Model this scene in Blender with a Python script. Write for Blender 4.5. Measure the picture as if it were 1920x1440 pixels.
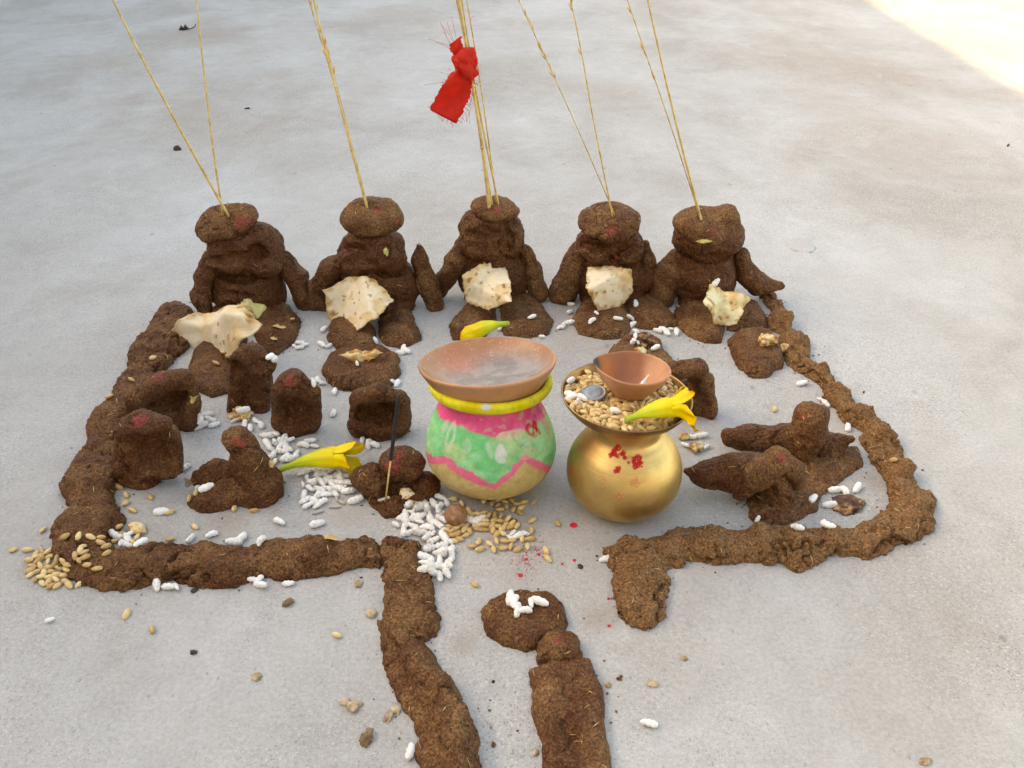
import bpy, math, random
import numpy as np
from mathutils import Vector, Matrix, Euler, Quaternion

# ------------------------------------------------------------------ camera, sky, sun, exposure
scene = bpy.context.scene
for o in list(bpy.data.objects):
    bpy.data.objects.remove(o)
COL = scene.collection
IW, IH, FPX = 1920.0, 1440.0, 1663.0
CAM_H, PITCH = 0.58, math.radians(33.0)
cam_d = bpy.data.cameras.new("camera")
cam_d.sensor_width = 36.0
cam_d.lens = 36.0 * FPX / IW
cam_d.clip_start = 0.02
cam_d.clip_end = 200.0
cam = bpy.data.objects.new("camera", cam_d)
cam.location = (0, 0, CAM_H)
cam.rotation_euler = (math.pi / 2 - PITCH, 0, 0)
COL.objects.link(cam)
scene.camera = cam

SUN_EL, SUN_AZ = math.radians(29.0), math.radians(-78.0)   # azimuth measured from +Y towards +X
sun_dir = Vector((math.sin(SUN_AZ) * math.cos(SUN_EL), math.cos(SUN_AZ) * math.cos(SUN_EL), math.sin(SUN_EL)))
world = bpy.data.worlds.new("World")
scene.world = world
world.use_nodes = True
wn = world.node_tree.nodes
sky = wn.new("ShaderNodeTexSky")
sky.sky_type = 'NISHITA'
sky.sun_disc = False
sky.sun_elevation = SUN_EL
sky.sun_rotation = SUN_AZ
sky.air_density = 1.0
sky.dust_density = 2.5
sky.ozone_density = 1.0
bg = wn["Background"]
bg.inputs["Strength"].default_value = 0.15
world.node_tree.links.new(sky.outputs[0], bg.inputs["Color"])
sun_d = bpy.data.lights.new("sun", 'SUN')
sun_d.energy = 2.4
sun_d.angle = math.radians(0.55)
sun_d.color = (1.0, 0.88, 0.52)
sun = bpy.data.objects.new("sun", sun_d)
sun.rotation_euler = sun_dir.to_track_quat('Z', 'Y').to_euler()
sun.location = (-3, 1, 5)
COL.objects.link(sun)
vs = scene.view_settings
vs.view_transform = 'Standard'
vs.look = 'None'
vs.gamma = 1.0
vs.use_curve_mapping = False
vs.exposure = 2.36
try:
    vs.use_white_balance = True
    vs.white_balance_temperature = 10200
    vs.white_balance_tint = 10
except Exception:
    pass

# ------------------------------------------------------------------ helpers: places
CP, SP = math.cos(PITCH), math.sin(PITCH)
def ray(px, py):
    x = (px - IW / 2) / FPX
    y = (IH / 2 - py) / FPX
    return np.array([x, CP + y * SP, -SP + y * CP])
CAMP = np.array([0, 0, CAM_H])
def G(px, py, z=0.0):
    d = ray(px, py)
    return CAMP + d * ((z - CAM_H) / d[2])
def V(px, py, Y):
    d = ray(px, py)
    return CAMP + d * (Y / d[1])
def mpp(p):                                  # metres per photograph pixel at a place
    p = np.asarray(p, float)
    return float(p[1] * CP - (p[2] - CAM_H) * SP) / FPX
def project(P):
    P = np.asarray(P, float) - CAMP
    dep = P[..., 1] * CP - P[..., 2] * SP
    up = P[..., 1] * SP + P[..., 2] * CP
    return IW / 2 + FPX * P[..., 0] / dep, IH / 2 - FPX * up / dep

# ------------------------------------------------------------------ helpers: noise
_rng = np.random.RandomState(11)
_TAB = _rng.rand(64, 64, 64).astype(np.float32) * 2 - 1
def vnoise(P, scale, seed=0):
    Q = np.asarray(P, np.float64) * scale + np.array([seed * 7.31, seed * 3.77 + 11.3, seed * 5.19 + 4.1])
    F = np.floor(Q)
    f = (Q - F).astype(np.float32)
    I = F.astype(np.int64) & 63
    J = (I + 1) & 63
    u = f * f * f * (f * (f * 6 - 15) + 10)
    x0, y0, z0 = I[..., 0], I[..., 1], I[..., 2]
    x1, y1, z1 = J[..., 0], J[..., 1], J[..., 2]
    ux, uy, uz = u[..., 0], u[..., 1], u[..., 2]
    def L(a, b, t): return a + (b - a) * t
    a = L(L(_TAB[x0, y0, z0], _TAB[x1, y0, z0], ux), L(_TAB[x0, y1, z0], _TAB[x1, y1, z0], ux), uy)
    b = L(L(_TAB[x0, y0, z1], _TAB[x1, y0, z1], ux), L(_TAB[x0, y1, z1], _TAB[x1, y1, z1], ux), uy)
    return L(a, b, uz)
def fbm(P, scale, seed=0, octs=3, gain=0.5):
    r = 0; a = 1.0; tot = 0
    for i in range(octs):
        r = r + a * vnoise(P, scale * (2.03 ** i), seed + i * 3)
        tot += a; a *= gain
    return r / tot

# ------------------------------------------------------------------ helpers: meshes and objects
def mesh_np(name, verts, faces, smooth=True):
    verts = np.asarray(verts, np.float32)
    faces = np.asarray(faces, np.int32)
    me = bpy.data.meshes.new(name)
    k = faces.shape[1]
    me.vertices.add(len(verts)); me.vertices.foreach_set("co", verts.ravel())
    me.loops.add(faces.size); me.loops.foreach_set("vertex_index", faces.ravel())
    me.polygons.add(len(faces)); me.polygons.foreach_set("loop_start", np.arange(0, faces.size, k, dtype=np.int32))
    me.update(calc_edges=True)
    me.polygons.foreach_set("use_smooth", np.full(len(faces), smooth, dtype=bool))
    me.validate()
    return me
def add_float(me, name, vals):
    a = me.attributes.new(name, 'FLOAT', 'POINT')
    a.data.foreach_set("value", np.asarray(vals, np.float32))
def add_col(me, name, cols):
    a = me.attributes.new(name, 'FLOAT_COLOR', 'POINT')
    c = np.ones((len(cols), 4), np.float32); c[:, :3] = cols
    a.data.foreach_set("color", c.ravel())
def link(name, me, mat=None, parent=None, loc=(0, 0, 0), rot=None):
    o = bpy.data.objects.new(name, me)
    o.location = loc
    if rot is not None: o.rotation_euler = rot
    if mat is not None and me is not None:
        me.materials.clear(); me.materials.append(mat)
    if parent is not None: o.parent = parent
    COL.objects.link(o)
    return o
def tag(o, label, cat, group=None):
    o["label"] = label; o["category"] = cat
    if group: o["group"] = group
    return o
def thing(name, label, cat, loc, group=None, rot=None):
    o = bpy.data.objects.new(name, None)
    o.empty_display_size = 0.02
    o.location = loc
    if rot is not None: o.rotation_euler = rot
    COL.objects.link(o)
    return tag(o, label, cat, group)

# ------------------------------------------------------------------ helpers: clay modelling by distance fields
def sd_ell(P, c, r, R=None):
    q = P - c
    if R is not None: q = q @ R
    r = np.asarray(r)
    k0 = np.sqrt(((q / r) ** 2).sum(-1))
    k1 = np.sqrt(((q / (r * r)) ** 2).sum(-1)) + 1e-9
    return k0 * (k0 - 1) / k1
def sd_cap(P, a, b, ra, rb):
    ba = b - a
    h = np.clip(((P - a) @ ba) / max(ba @ ba, 1e-12), 0, 1)
    return np.sqrt(((P - a - h[..., None] * ba) ** 2).sum(-1)) - (ra + (rb - ra) * h)
def poly_dist(X, Y, poly):
    d = np.full(X.shape, 1e9); ins = np.zeros(X.shape, bool)
    n = len(poly)
    for i in range(n):
        ax, ay = poly[i]; bx, by = poly[(i + 1) % n]
        ex, ey = bx - ax, by - ay
        wx, wy = X - ax, Y - ay
        t = np.clip((wx * ex + wy * ey) / (ex * ex + ey * ey + 1e-15), 0, 1)
        d = np.minimum(d, (wx - ex * t) ** 2 + (wy - ey * t) ** 2)
        c = (ay > Y) != (by > Y)
        xi = ax + (Y - ay) * ex / (ey if abs(ey) > 1e-12 else 1e-12)
        ins ^= c & (X < xi)
    d = np.sqrt(d)
    return np.where(ins, -d, d)
def smin(a, b, k):
    h = np.clip(0.5 + 0.5 * (b - a) / k, 0, 1)
    return b + (a - b) * h - k * h * (1 - h)
def smax(a, b, k): return -smin(-a, -b, k)
def nets(vals, org, h):
    s = vals < 0
    nx, ny, nz = vals.shape
    cnt = np.zeros((nx - 1, ny - 1, nz - 1), np.int8)
    for i in (0, 1):
        for j in (0, 1):
            for k in (0, 1):
                cnt += s[i:nx - 1 + i, j:ny - 1 + j, k:nz - 1 + k]
    act = (cnt > 0) & (cnt < 8)
    idx = np.argwhere(act)
    vid = np.full(act.shape, -1, np.int64); vid[act] = np.arange(len(idx))
    acc = np.zeros((len(idx), 3)); num = np.zeros(len(idx))
    cs = [(i, j, k) for i in (0, 1) for j in (0, 1) for k in (0, 1)]
    for a in cs:
        for ax in range(3):
            if a[ax]: continue
            b = list(a); b[ax] = 1
            va = vals[idx[:, 0] + a[0], idx[:, 1] + a[1], idx[:, 2] + a[2]]
            vb = vals[idx[:, 0] + b[0], idx[:, 1] + b[1], idx[:, 2] + b[2]]
            cr = (va < 0) != (vb < 0)
            t = np.where(cr, va / np.where(va == vb, 1, va - vb), 0)
            p = idx + np.array(a); p = p.astype(float); p[:, ax] += t
            acc[cr] += p[cr]; num[cr] += 1
    verts = acc / num[:, None] * h + org
    faces = []
    e = s[:-1, 1:-1, 1:-1] != s[1:, 1:-1, 1:-1]
    I = np.argwhere(e); i, j, k = I[:, 0], I[:, 1] + 1, I[:, 2] + 1
    f = np.stack([vid[i, j - 1, k - 1], vid[i, j, k - 1], vid[i, j, k], vid[i, j - 1, k]], 1)
    fl = ~s[i, j, k]; f[fl] = f[fl][:, ::-1]; faces.append(f)
    e = s[1:-1, :-1, 1:-1] != s[1:-1, 1:, 1:-1]
    I = np.argwhere(e); i, j, k = I[:, 0] + 1, I[:, 1], I[:, 2] + 1
    f = np.stack([vid[i - 1, j, k - 1], vid[i - 1, j, k], vid[i, j, k], vid[i, j, k - 1]], 1)
    fl = ~s[i, j, k]; f[fl] = f[fl][:, ::-1]; faces.append(f)
    e = s[1:-1, 1:-1, :-1] != s[1:-1, 1:-1, 1:]
    I = np.argwhere(e); i, j, k = I[:, 0] + 1, I[:, 1] + 1, I[:, 2]
    f = np.stack([vid[i - 1, j - 1, k], vid[i, j - 1, k], vid[i, j, k], vid[i - 1, j, k]], 1)
    fl = ~s[i, j, k]; f[fl] = f[fl][:, ::-1]; faces.append(f)
    return verts, np.concatenate(faces)

class Clay:
    """A lump of clay: adds and dents, then turned into one mesh."""
    def __init__(s, Y0, seed, vox=0.0017, k=0.006):
        s.Y0 = Y0; s.seed = seed; s.vox = vox; s.k = k
        s.ops = []; s.lo = []; s.hi = []
        s.s0 = mpp((0, Y0, 0.03))
    def pt(s, px, py, dy=0): return V(px, py, s.Y0 + dy * s.s0)
    def surf(s, px, py, deep):
        """where the line of sight through a photograph pixel first meets the clay laid down so far"""
        d = ray(px, py); n = np.linalg.norm(d)
        ts = np.linspace((s.Y0 - 0.16) / d[1], (s.Y0 + 0.12) / d[1], 420)
        P = CAMP + ts[:, None] * d
        ops = s.ops; s.ops = [o for o in ops if not o[1]]
        f = s.field(P[:, None, None, :], 0.004)[:, 0, 0]
        s.ops = ops
        i = np.where(f < 0)[0]
        t = ts[i[0]] if len(i) else ts[np.argmin(f)]
        return CAMP + d * (t + deep / n)
    def _bb(s, lo, hi): s.lo.append(lo); s.hi.append(hi)
    def E(s, px, py, dy, rx, ry, rz, rot=None, dent=False, k=None):
        r = np.array([rx, ry, rz]) * s.s0
        c = s.surf(px, py, 0.3 * min(r)) if dent else s.pt(px, py, dy)
        R = None
        if rot is not None: R = np.array(Euler([math.radians(a) for a in rot]).to_matrix())
        s.ops.append(('e', dent, k, c, r, R))
        if not dent: s._bb(c - max(r), c + max(r)) if R is not None else s._bb(c - r, c + r)
        return s
    def C(s, pts, dent=False, k=None):
        q = [(s.surf(p[0], p[1], 0.35 * p[3] * s.s0) if dent else s.pt(p[0], p[1], p[2]), p[3] * s.s0) for p in pts]
        for (a, ra), (b, rb) in zip(q[:-1], q[1:]):
            s.ops.append(('c', dent, k, a, b, ra, rb))
            if not dent: s._bb(np.minimum(a - ra, b - rb), np.maximum(a + ra, b + rb))
        return s
    def M(s, outline, h, w, z0=0.0, k=None, dome=0.55):
        """flat patty: outline in photograph pixels laid on the ground, height h and edge width w in pixels"""
        poly = np.array([G(x, y, z0)[:2] for x, y in outline])
        hh, ww = h * s.s0, w * s.s0
        s.ops.append(('m', False, k, poly, hh, ww, z0, dome))
        s._bb(np.array([*poly.min(0) - 0.003, z0 - 0.002]), np.array([*poly.max(0) + 0.003, z0 + hh * 1.3]))
        return s
    def field(s, P, warp):
        d = None
        W = np.stack([fbm(P, 28, s.seed + 1, 2), fbm(P, 28, s.seed + 2, 2), fbm(P, 28, s.seed + 5, 2)], -1) * warp
        Q = P + W
        dents = []
        Q2 = Q + np.stack([fbm(P, 75, s.seed + 41, 2), fbm(P, 75, s.seed + 42, 2), fbm(P, 75, s.seed + 45, 2)], -1) * 0.0035 if any(o[1] for o in s.ops) else Q
        for op in s.ops:
            k = op[2] or s.k
            if op[0] == 'e': v = sd_ell(Q2 if op[1] else Q, op[3], op[4], op[5])
            elif op[0] == 'c': v = sd_cap(Q2 if op[1] else Q, op[3], op[4], op[5], op[6])
            else:
                _, _, _, poly, hh, ww, z0, dome = op
                X, Yy = Q[:, :, 0, 0], Q[:, :, 0, 1]
                # edge wobble is taken from the ground slice
                dd = -poly_dist(X, Yy, poly)
                t = np.clip(dd / ww, 0, 1)
                top = hh * ((1 - dome) * np.sqrt(np.clip(1 - (1 - np.clip(t * 2.2, 0, 1)) ** 2, 0, 1)) + dome * (1 - (1 - t) ** 2))
                zt = P[..., 2] - z0
                v = np.maximum((zt - top[:, :, None]) * 0.75, -dd[:, :, None] * 0.9)
                v = np.maximum(v, -(zt + 0.004))
            if op[1]: dents.append((v, k))
            else: d = v if d is None else smin(d, v, k)
        for v, k in dents: d = smax(d, -v, k)
        return d
    def mesh(s, name, org, rough=1.0, warp=0.006, marks=(), ground=True, dry=0.0, press=0.6):
        lo = np.min(s.lo, 0) - 0.012; hi = np.max(s.hi, 0) + 0.012
        if ground: lo[2] = -0.006
        n = np.ceil((hi - lo) / s.vox).astype(int) + 2
        g = np.stack(np.meshgrid(*[lo[a] + s.vox * np.arange(n[a]) for a in range(3)], indexing='ij'), -1)
        d = s.field(g, warp)
        if ground: d = np.maximum(d, -(g[..., 2] + 0.0015))
        d[0] = d[-1] = 1; d[:, 0] = d[:, -1] = 1; d[:, :, 0] = d[:, :, -1] = 1
        v, f = nets(d, lo, s.vox)
        me = mesh_np(name, v, f)
        nor = np.zeros(len(v) * 3, np.float32); me.vertices.foreach_get("normal", nor); nor = nor.reshape(-1, 3)
        n1 = fbm(v, 75, s.seed + 3, 2)
        n2 = fbm(v, 190, s.seed + 7, 2)
        n3 = vnoise(v, 430, s.seed + 9)
        crack = np.clip(1 - np.abs(fbm(v, 34, s.seed + 12, 3)) * 20, 0, 1) * np.clip(fbm(v, 20, s.seed + 13, 1) * 3, 0, 1)
        pit = np.clip(-fbm(v, 150, s.seed + 14, 2) - 0.28, 0, 0.3) * 6
        disp = rough * (0.0011 * n1 + 0.0008 * n2 + 0.0004 * n3 - 0.0034 * crack - 0.0007 * pit)
        # finger presses
        rsd = np.random.RandomState(s.seed)
        for i_ in rsd.choice(len(v), max(3, len(v) // 1100), replace=False):
            rad = rsd.uniform(0.006, 0.013); q_ = ((v - v[i_]) ** 2).sum(1) / (rad * rad)
            disp = disp - press * rsd.uniform(0.0008, 0.0028) * np.exp(-q_) + press * 0.0008 * np.exp(-(np.sqrt(q_) - 1.5) ** 2 * 4)
        v = v + nor * disp[:, None]
        if ground: v[:, 2] = np.maximum(v[:, 2], -0.002)
        red = np.zeros(len(v), np.float32)
        for m in marks:
            px, py, rp = m[:3]
            qx, qy = project(v)
            dist = (qx - px) ** 2 + (qy - py) ** 2
            dep = v[:, 1] * CP - (v[:, 2] - CAM_H) * SP
            near = dist < 64
            if not near.any(): continue
            i = np.where(near)[0][np.argmin(dep[near])]
            rr = rp * s.s0
            dd = np.sqrt(((v - v[i]) ** 2).sum(1)) + 0.45 * rr * fbm(v, 260, s.seed + 21, 2)
            red = np.maximum(red, np.clip((rr - dd) / (0.35 * rr), 0, 1))
        me.vertices.foreach_set("co", (v - np.asarray(org)).astype(np.float32).ravel())
        me.update()
        add_float(me, "red", red)
        add_float(me, "dry", np.full(len(v), dry) + 0.35 * fbm(v, 16, s.seed + 30, 2))
        return me

# ------------------------------------------------------------------ helpers: materials
def new_mat(name):
    m = bpy.data.materials.new(name); m.use_nodes = True
    nt = m.node_tree
    return m, nt, nt.nodes["Principled BSDF"]
def nd(nt, kind, **kw):
    n = nt.nodes.new(kind)
    for k, v in kw.items():
        if k in n.inputs: n.inputs[k].default_value = v
        else: setattr(n, k, v)
    return n
def lk(nt, a, b): nt.links.new(a, b)
def noise_n(nt, vec, scale, detail=3, rough=0.55, dist=0.0):
    n = nd(nt, "ShaderNodeTexNoise", Scale=scale, Detail=detail, Roughness=rough, Distortion=dist)
    lk(nt, vec, n.inputs["Vector"]); return n.outputs["Fac"]
def ramp_n(nt, fac, stops):
    r = nt.nodes.new("ShaderNodeValToRGB")
    el = r.color_ramp.elements
    while len(el) < len(stops): el.new(0.5)
    for e, (p, c) in zip(el, stops):
        e.position = p; e.color = (*c, 1) if len(c) == 3 else c
    lk(nt, fac, r.inputs[0]); return r.outputs[0]
def mix_n(nt, fac, a, b, blend='MIX'):
    m = nt.nodes.new("ShaderNodeMix"); m.data_type = 'RGBA'; m.blend_type = blend
    for val, idx in ((fac, 0), (a, 6), (b, 7)):
        if isinstance(val, (int, float)): m.inputs[idx].default_value = val
        elif isinstance(val, tuple): m.inputs[idx].default_value = (*val, 1)
        else: lk(nt, val, m.inputs[idx])
    return m.outputs[2]
def math_n(nt, op, a, b=0.0, clamp=False):
    m = nt.nodes.new("ShaderNodeMath"); m.operation = op; m.use_clamp = clamp
    for val, i in ((a, 0), (b, 1)):
        if isinstance(val, (int, float)): m.inputs[i].default_value = val
        else: lk(nt, val, m.inputs[i])
    return m.outputs[0]
def step_n(nt, v, lo, hi):
    m = nt.nodes.new("ShaderNodeMapRange"); m.inputs[1].default_value = lo; m.inputs[2].default_value = hi
    lk(nt, v, m.inputs[0]); return m.outputs[0]
def bump_n(nt, bsdf, h, strength, dist, prev=None):
    b = nd(nt, "ShaderNodeBump", Strength=strength, Distance=dist)
    lk(nt, h, b.inputs["Height"])
    if prev is not None: lk(nt, prev, b.inputs["Normal"])
    lk(nt, b.outputs[0], bsdf.inputs["Normal"]); return b.outputs[0]
def pos_n(nt): return nt.nodes.new("ShaderNodeNewGeometry").outputs["Position"]
def obj_n(nt): return nt.nodes.new("ShaderNodeTexCoord").outputs["Object"]
def attr_n(nt, name, out="Fac"):
    a = nt.nodes.new("ShaderNodeAttribute"); a.attribute_name = name; return a.outputs[out]

MAT = {}
def make_dung():
    m, nt, b = new_mat("dung")
    p = pos_n(nt)
    dry = attr_n(nt, "dry"); red = attr_n(nt, "red")  # dryness; on the seated figures it also carries painted overhead light
    big = noise_n(nt, p, 38, 5, 0.62, 0.6)
    fine = noise_n(nt, p, 480, 3, 0.75)
    fib = noise_n(nt, p, 1100, 2, 0.7)
    d = math_n(nt, 'ADD', dry, math_n(nt, 'MULTIPLY', math_n(nt, 'SUBTRACT', big, 0.5), 3.4), True)
    wet = ramp_n(nt, fine, [(0.26, (0.022, 0.0072, 0.0026)), (0.5, (0.092, 0.030, 0.0095)), (0.74, (0.27, 0.102, 0.035))])
    dryc = ramp_n(nt, fine, [(0.26, (0.058, 0.023, 0.0088)), (0.5, (0.210, 0.102, 0.043)), (0.76, (0.46, 0.265, 0.128))])
    c = mix_n(nt, d, wet, dryc)
    fl = step_n(nt, fib, 0.66, 0.74)
    c = mix_n(nt, math_n(nt, 'MULTIPLY', fl, 0.35), c, (0.40, 0.25, 0.11))
    pit_shade = step_n(nt, noise_n(nt, p, 240, 4, 0.65), 0.42, 0.30)  # dark spots painted as the shade of pits too fine for the mesh
    c = mix_n(nt, math_n(nt, 'MULTIPLY', pit_shade, 0.8), c, (0.018, 0.008, 0.004))
    redc = mix_n(nt, fine, (0.22, 0.015, 0.02), (0.50, 0.07, 0.08))
    redm = math_n(nt, 'MULTIPLY', red, step_n(nt, noise_n(nt, p, 520, 2), 0.40, 0.62), True)
    c = mix_n(nt, redm, c, redc)
    lk(nt, c, b.inputs["Base Color"])
    lk(nt, ramp_n(nt, d, [(0, (0.46,) * 3), (0.6, (0.82,) * 3)]), b.inputs["Roughness"])
    b.inputs["Specular IOR Level"].default_value = 0.22
    n1 = bump_n(nt, b, noise_n(nt, p, 260, 3, 0.7), 1.0, 0.0035)
    bump_n(nt, b, fib, 0.55, 0.0008, n1)
    return m
MAT['dung'] = make_dung()

def make_ground():
    m, nt, b = new_mat("concrete")
    p = pos_n(nt)
    mp = nd(nt, "ShaderNodeMapping"); mp.inputs["Scale"].default_value = (1.0, 0.75, 1.0); lk(nt, p, mp.inputs[0]); q = mp.outputs[0]
    a1 = noise_n(nt, q, 3.2, 5, 0.62, 0.4)
    a2 = noise_n(nt, q, 1.7, 4, 0.55, 0.2)
    c = ramp_n(nt, a1, [(0.34, (0.345, 0.332, 0.318)), (0.5, (0.398, 0.394, 0.388)), (0.64, (0.435, 0.437, 0.438))])
    warm = step_n(nt, a2, 0.5, 0.68)
    c = mix_n(nt, math_n(nt, 'MULTIPLY', warm, 0.9), c, (0.345, 0.305, 0.275))
    pal = step_n(nt, noise_n(nt, q, 5.5, 6, 0.65, 0.8), 0.56, 0.70)
    c = mix_n(nt, math_n(nt, 'MULTIPLY', pal, 0.35), c, (0.51, 0.515, 0.52))
    dk = step_n(nt, noise_n(nt, q, 8.0, 5, 0.7, 0.6), 0.60, 0.72)
    c = mix_n(nt, math_n(nt, 'MULTIPLY', dk, 0.3), c, (0.27, 0.262, 0.25))
    mid = noise_n(nt, p, 22, 6, 0.72, 0.7)
    c = mix_n(nt, 0.22, c, ramp_n(nt, mid, [(0.32, (0.34, 0.33, 0.32)), (0.52, (0.5, 0.5, 0.5)), (0.70, (0.66, 0.665, 0.67))]), 'OVERLAY')
    ms = nd(nt, "ShaderNodeMapping"); ms.inputs["Scale"].default_value = (9, 70, 1); ms.inputs["Rotation"].default_value = (0, 0, 0.35); lk(nt, p, ms.inputs[0])
    scf = math_n(nt, 'MULTIPLY', step_n(nt, noise_n(nt, ms.outputs[0], 1.0, 5, 0.7, 0.3), 0.60, 0.72), step_n(nt, noise_n(nt, p, 6, 3, 0.6), 0.48, 0.62))
    c = mix_n(nt, math_n(nt, 'MULTIPLY', scf, 0.22), c, (0.56, 0.56, 0.56))
    # sand grains where the cement skin is worn
    worn = step_n(nt, noise_n(nt, q, 4.3, 5, 0.6, 0.5), 0.40, 0.62)
    vor = nd(nt, "ShaderNodeTexVoronoi", Scale=640.0); lk(nt, p, vor.inputs["Vector"])
    gr = nt.nodes.new("ShaderNodeSeparateColor"); lk(nt, vor.outputs["Color"], gr.inputs[0])
    core = step_n(nt, vor.outputs["Distance"], 0.62, 0.35)
    lt = math_n(nt, 'MULTIPLY', step_n(nt, gr.outputs[0], 0.74, 0.86), core)
    dkk = math_n(nt, 'MULTIPLY', step_n(nt, gr.outputs[1], 0.74, 0.88), core)
    lt = math_n(nt, 'MULTIPLY', lt, math_n(nt, 'ADD', math_n(nt, 'MULTIPLY', worn, 0.62), 0.08))
    dkk = math_n(nt, 'MULTIPLY', dkk, math_n(nt, 'ADD', math_n(nt, 'MULTIPLY', worn, 0.62), 0.12))
    c = mix_n(nt, lt, c, (0.62, 0.60, 0.57))
    c = mix_n(nt, dkk, c, (0.17, 0.155, 0.14))
    for sc_, th_, colr_ in ((170.0, 0.955, (0.20, 0.19, 0.175)), (60.0, 0.985, (0.17, 0.155, 0.14))):
        vv = nd(nt, "ShaderNodeTexVoronoi", Scale=sc_); mpv = nd(nt, "ShaderNodeMapping"); mpv.inputs["Scale"].default_value = (1.0, 0.55, 1.0); lk(nt, p, mpv.inputs[0]); lk(nt, mpv.outputs[0], vv.inputs["Vector"])
        sv = nt.nodes.new("ShaderNodeSeparateColor"); lk(nt, vv.outputs["Color"], sv.inputs[0])
        mk = math_n(nt, 'MULTIPLY', step_n(nt, sv.outputs[2], th_, th_ + 0.01), step_n(nt, vv.outputs["Distance"], 0.22, 0.10))
        c = mix_n(nt, math_n(nt, 'MULTIPLY', mk, 0.45), c, colr_)
    fn = noise_n(nt, p, 260, 5, 0.75)
    c = mix_n(nt, 0.38, c, ramp_n(nt, fn, [(0.3, (0.30,) * 3), (0.7, (0.72,) * 3)]), 'OVERLAY')
    st = attr_n(nt, "stain")
    st = math_n(nt, 'MULTIPLY', st, math_n(nt, 'ADD', noise_n(nt, p, 60, 4, 0.65), 0.25), True)
    c = mix_n(nt, math_n(nt, 'MULTIPLY', st, 0.95), c, (0.24, 0.165, 0.10))
    lk(nt, c, b.inputs["Base Color"])
    lk(nt, ramp_n(nt, a1, [(0.3, (0.88,) * 3), (0.7, (0.75,) * 3)]), b.inputs["Roughness"])
    b.inputs["Specular IOR Level"].default_value = 0.15
    n1 = bump_n(nt, b, noise_n(nt, p, 40, 5, 0.6), 0.25, 0.006)
    n2 = bump_n(nt, b, fn, 0.35, 0.0012, n1)
    hh = math_n(nt, 'MULTIPLY', core, worn)
    bump_n(nt, b, hh, 0.35, 0.0006, n2)
    return m
MAT['ground'] = make_ground()

def simple(name, stops, scale=60, rough=0.6, bump=0.3, bscale=300, bdist=0.0006, spec=0.4, detail=4, metallic=0.0, sss=0.0, coords='obj', spread=0.0):
    m, nt, b = new_mat(name)
    p = obj_n(nt) if coords == 'obj' else pos_n(nt)
    f = noise_n(nt, p, scale, detail, 0.6)
    if spread:
        oi = nt.nodes.new("ShaderNodeObjectInfo").outputs["Random"]
        f = math_n(nt, 'ADD', f, math_n(nt, 'MULTIPLY', math_n(nt, 'SUBTRACT', oi, 0.5), spread), True)
    lk(nt, ramp_n(nt, f, stops), b.inputs["Base Color"])
    b.inputs["Roughness"].default_value = rough
    b.inputs["Specular IOR Level"].default_value = spec
    b.inputs["Metallic"].default_value = metallic
    if sss:
        b.inputs["Subsurface Weight"].default_value = sss
        b.inputs["Subsurface Radius"].default_value = (0.004, 0.003, 0.002)
    if bump: bump_n(nt, b, noise_n(nt, p, bscale, 3, 0.6), bump, bdist)
    return m
def painted(name, rough=0.6, bump=0.3, bscale=250, bdist=0.0006, spec=0.4, metallic=0.0, grime=0.25, gscale=120, sss=0.0):
    """colour comes from the pigment laid on the mesh (attribute 'col'), with grain on top"""
    m, nt, b = new_mat(name)
    p = obj_n(nt)
    c = attr_n(nt, "col", "Color")
    g = noise_n(nt, p, gscale, 5, 0.7)
    c = mix_n(nt, grime, c, ramp_n(nt, g, [(0.3, (0.28,) * 3), (0.7, (0.72,) * 3)]), 'OVERLAY')
    lk(nt, c, b.inputs["Base Color"])
    b.inputs["Roughness"].default_value = rough
    b.inputs["Specular IOR Level"].default_value = spec
    b.inputs["Metallic"].default_value = metallic
    if sss:
        b.inputs["Subsurface Weight"].default_value = sss
        b.inputs["Subsurface Radius"].default_value = (0.004, 0.003, 0.002)
    if name == "terracotta_oiled":
        v_ = nd(nt, "ShaderNodeTexVoronoi", Scale=620.0); lk(nt, p, v_.inputs["Vector"])
        sc_ = nt.nodes.new("ShaderNodeSeparateColor"); lk(nt, v_.outputs["Color"], sc_.inputs[0])
        sm_ = math_n(nt, 'MULTIPLY', step_n(nt, sc_.outputs[0], 0.80, 0.84), step_n(nt, v_.outputs["Distance"], 0.45, 0.25))
        sm_ = math_n(nt, 'MULTIPLY', sm_, attr_n(nt, "speck"))
        sm_ = math_n(nt, 'MULTIPLY', sm_, step_n(nt, noise_n(nt, p, 70, 4, 0.6), 0.42, 0.62))
        lk(nt, mix_n(nt, math_n(nt, 'MULTIPLY', sm_, 0.6), c, (0.7, 0.69, 0.67)), b.inputs["Base Color"])
    if bump: bump_n(nt, b, noise_n(nt, p, bscale, 4, 0.65), bump, bdist)
    return m
MAT['puff'] = simple("puffed_rice", [(0.25, (0.48, 0.42, 0.36)), (0.38, (0.72, 0.70, 0.67)), (0.58, (0.81, 0.805, 0.80))], 260, 0.85, 0.7, 600, 0.0008, 0.2, sss=0.1, spread=0.2)
MAT['wheat'] = simple("wheat", [(0.2, (0.42, 0.24, 0.09)), (0.45, (0.60, 0.40, 0.17)), (0.75, (0.74, 0.57, 0.30))], 180, 0.45, 0.3, 700, 0.0003, 0.45, sss=0.1, spread=0.5)
MAT['straw'] = simple("straw", [(0.3, (0.42, 0.26, 0.085)), (0.5, (0.62, 0.43, 0.16)), (0.75, (0.74, 0.57, 0.27))], 90, 0.42, 0.2, 400, 0.0002, 0.5)
MAT['roti'] = painted("flatbread", 0.75, 0.3, 300, 0.0005, 0.25, 0, 0.35, 130)
MAT['petal'] = painted("petal", 0.55, 0.35, 260, 0.0005, 0.3, 0, 0.2, 110, sss=0.3)
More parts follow.
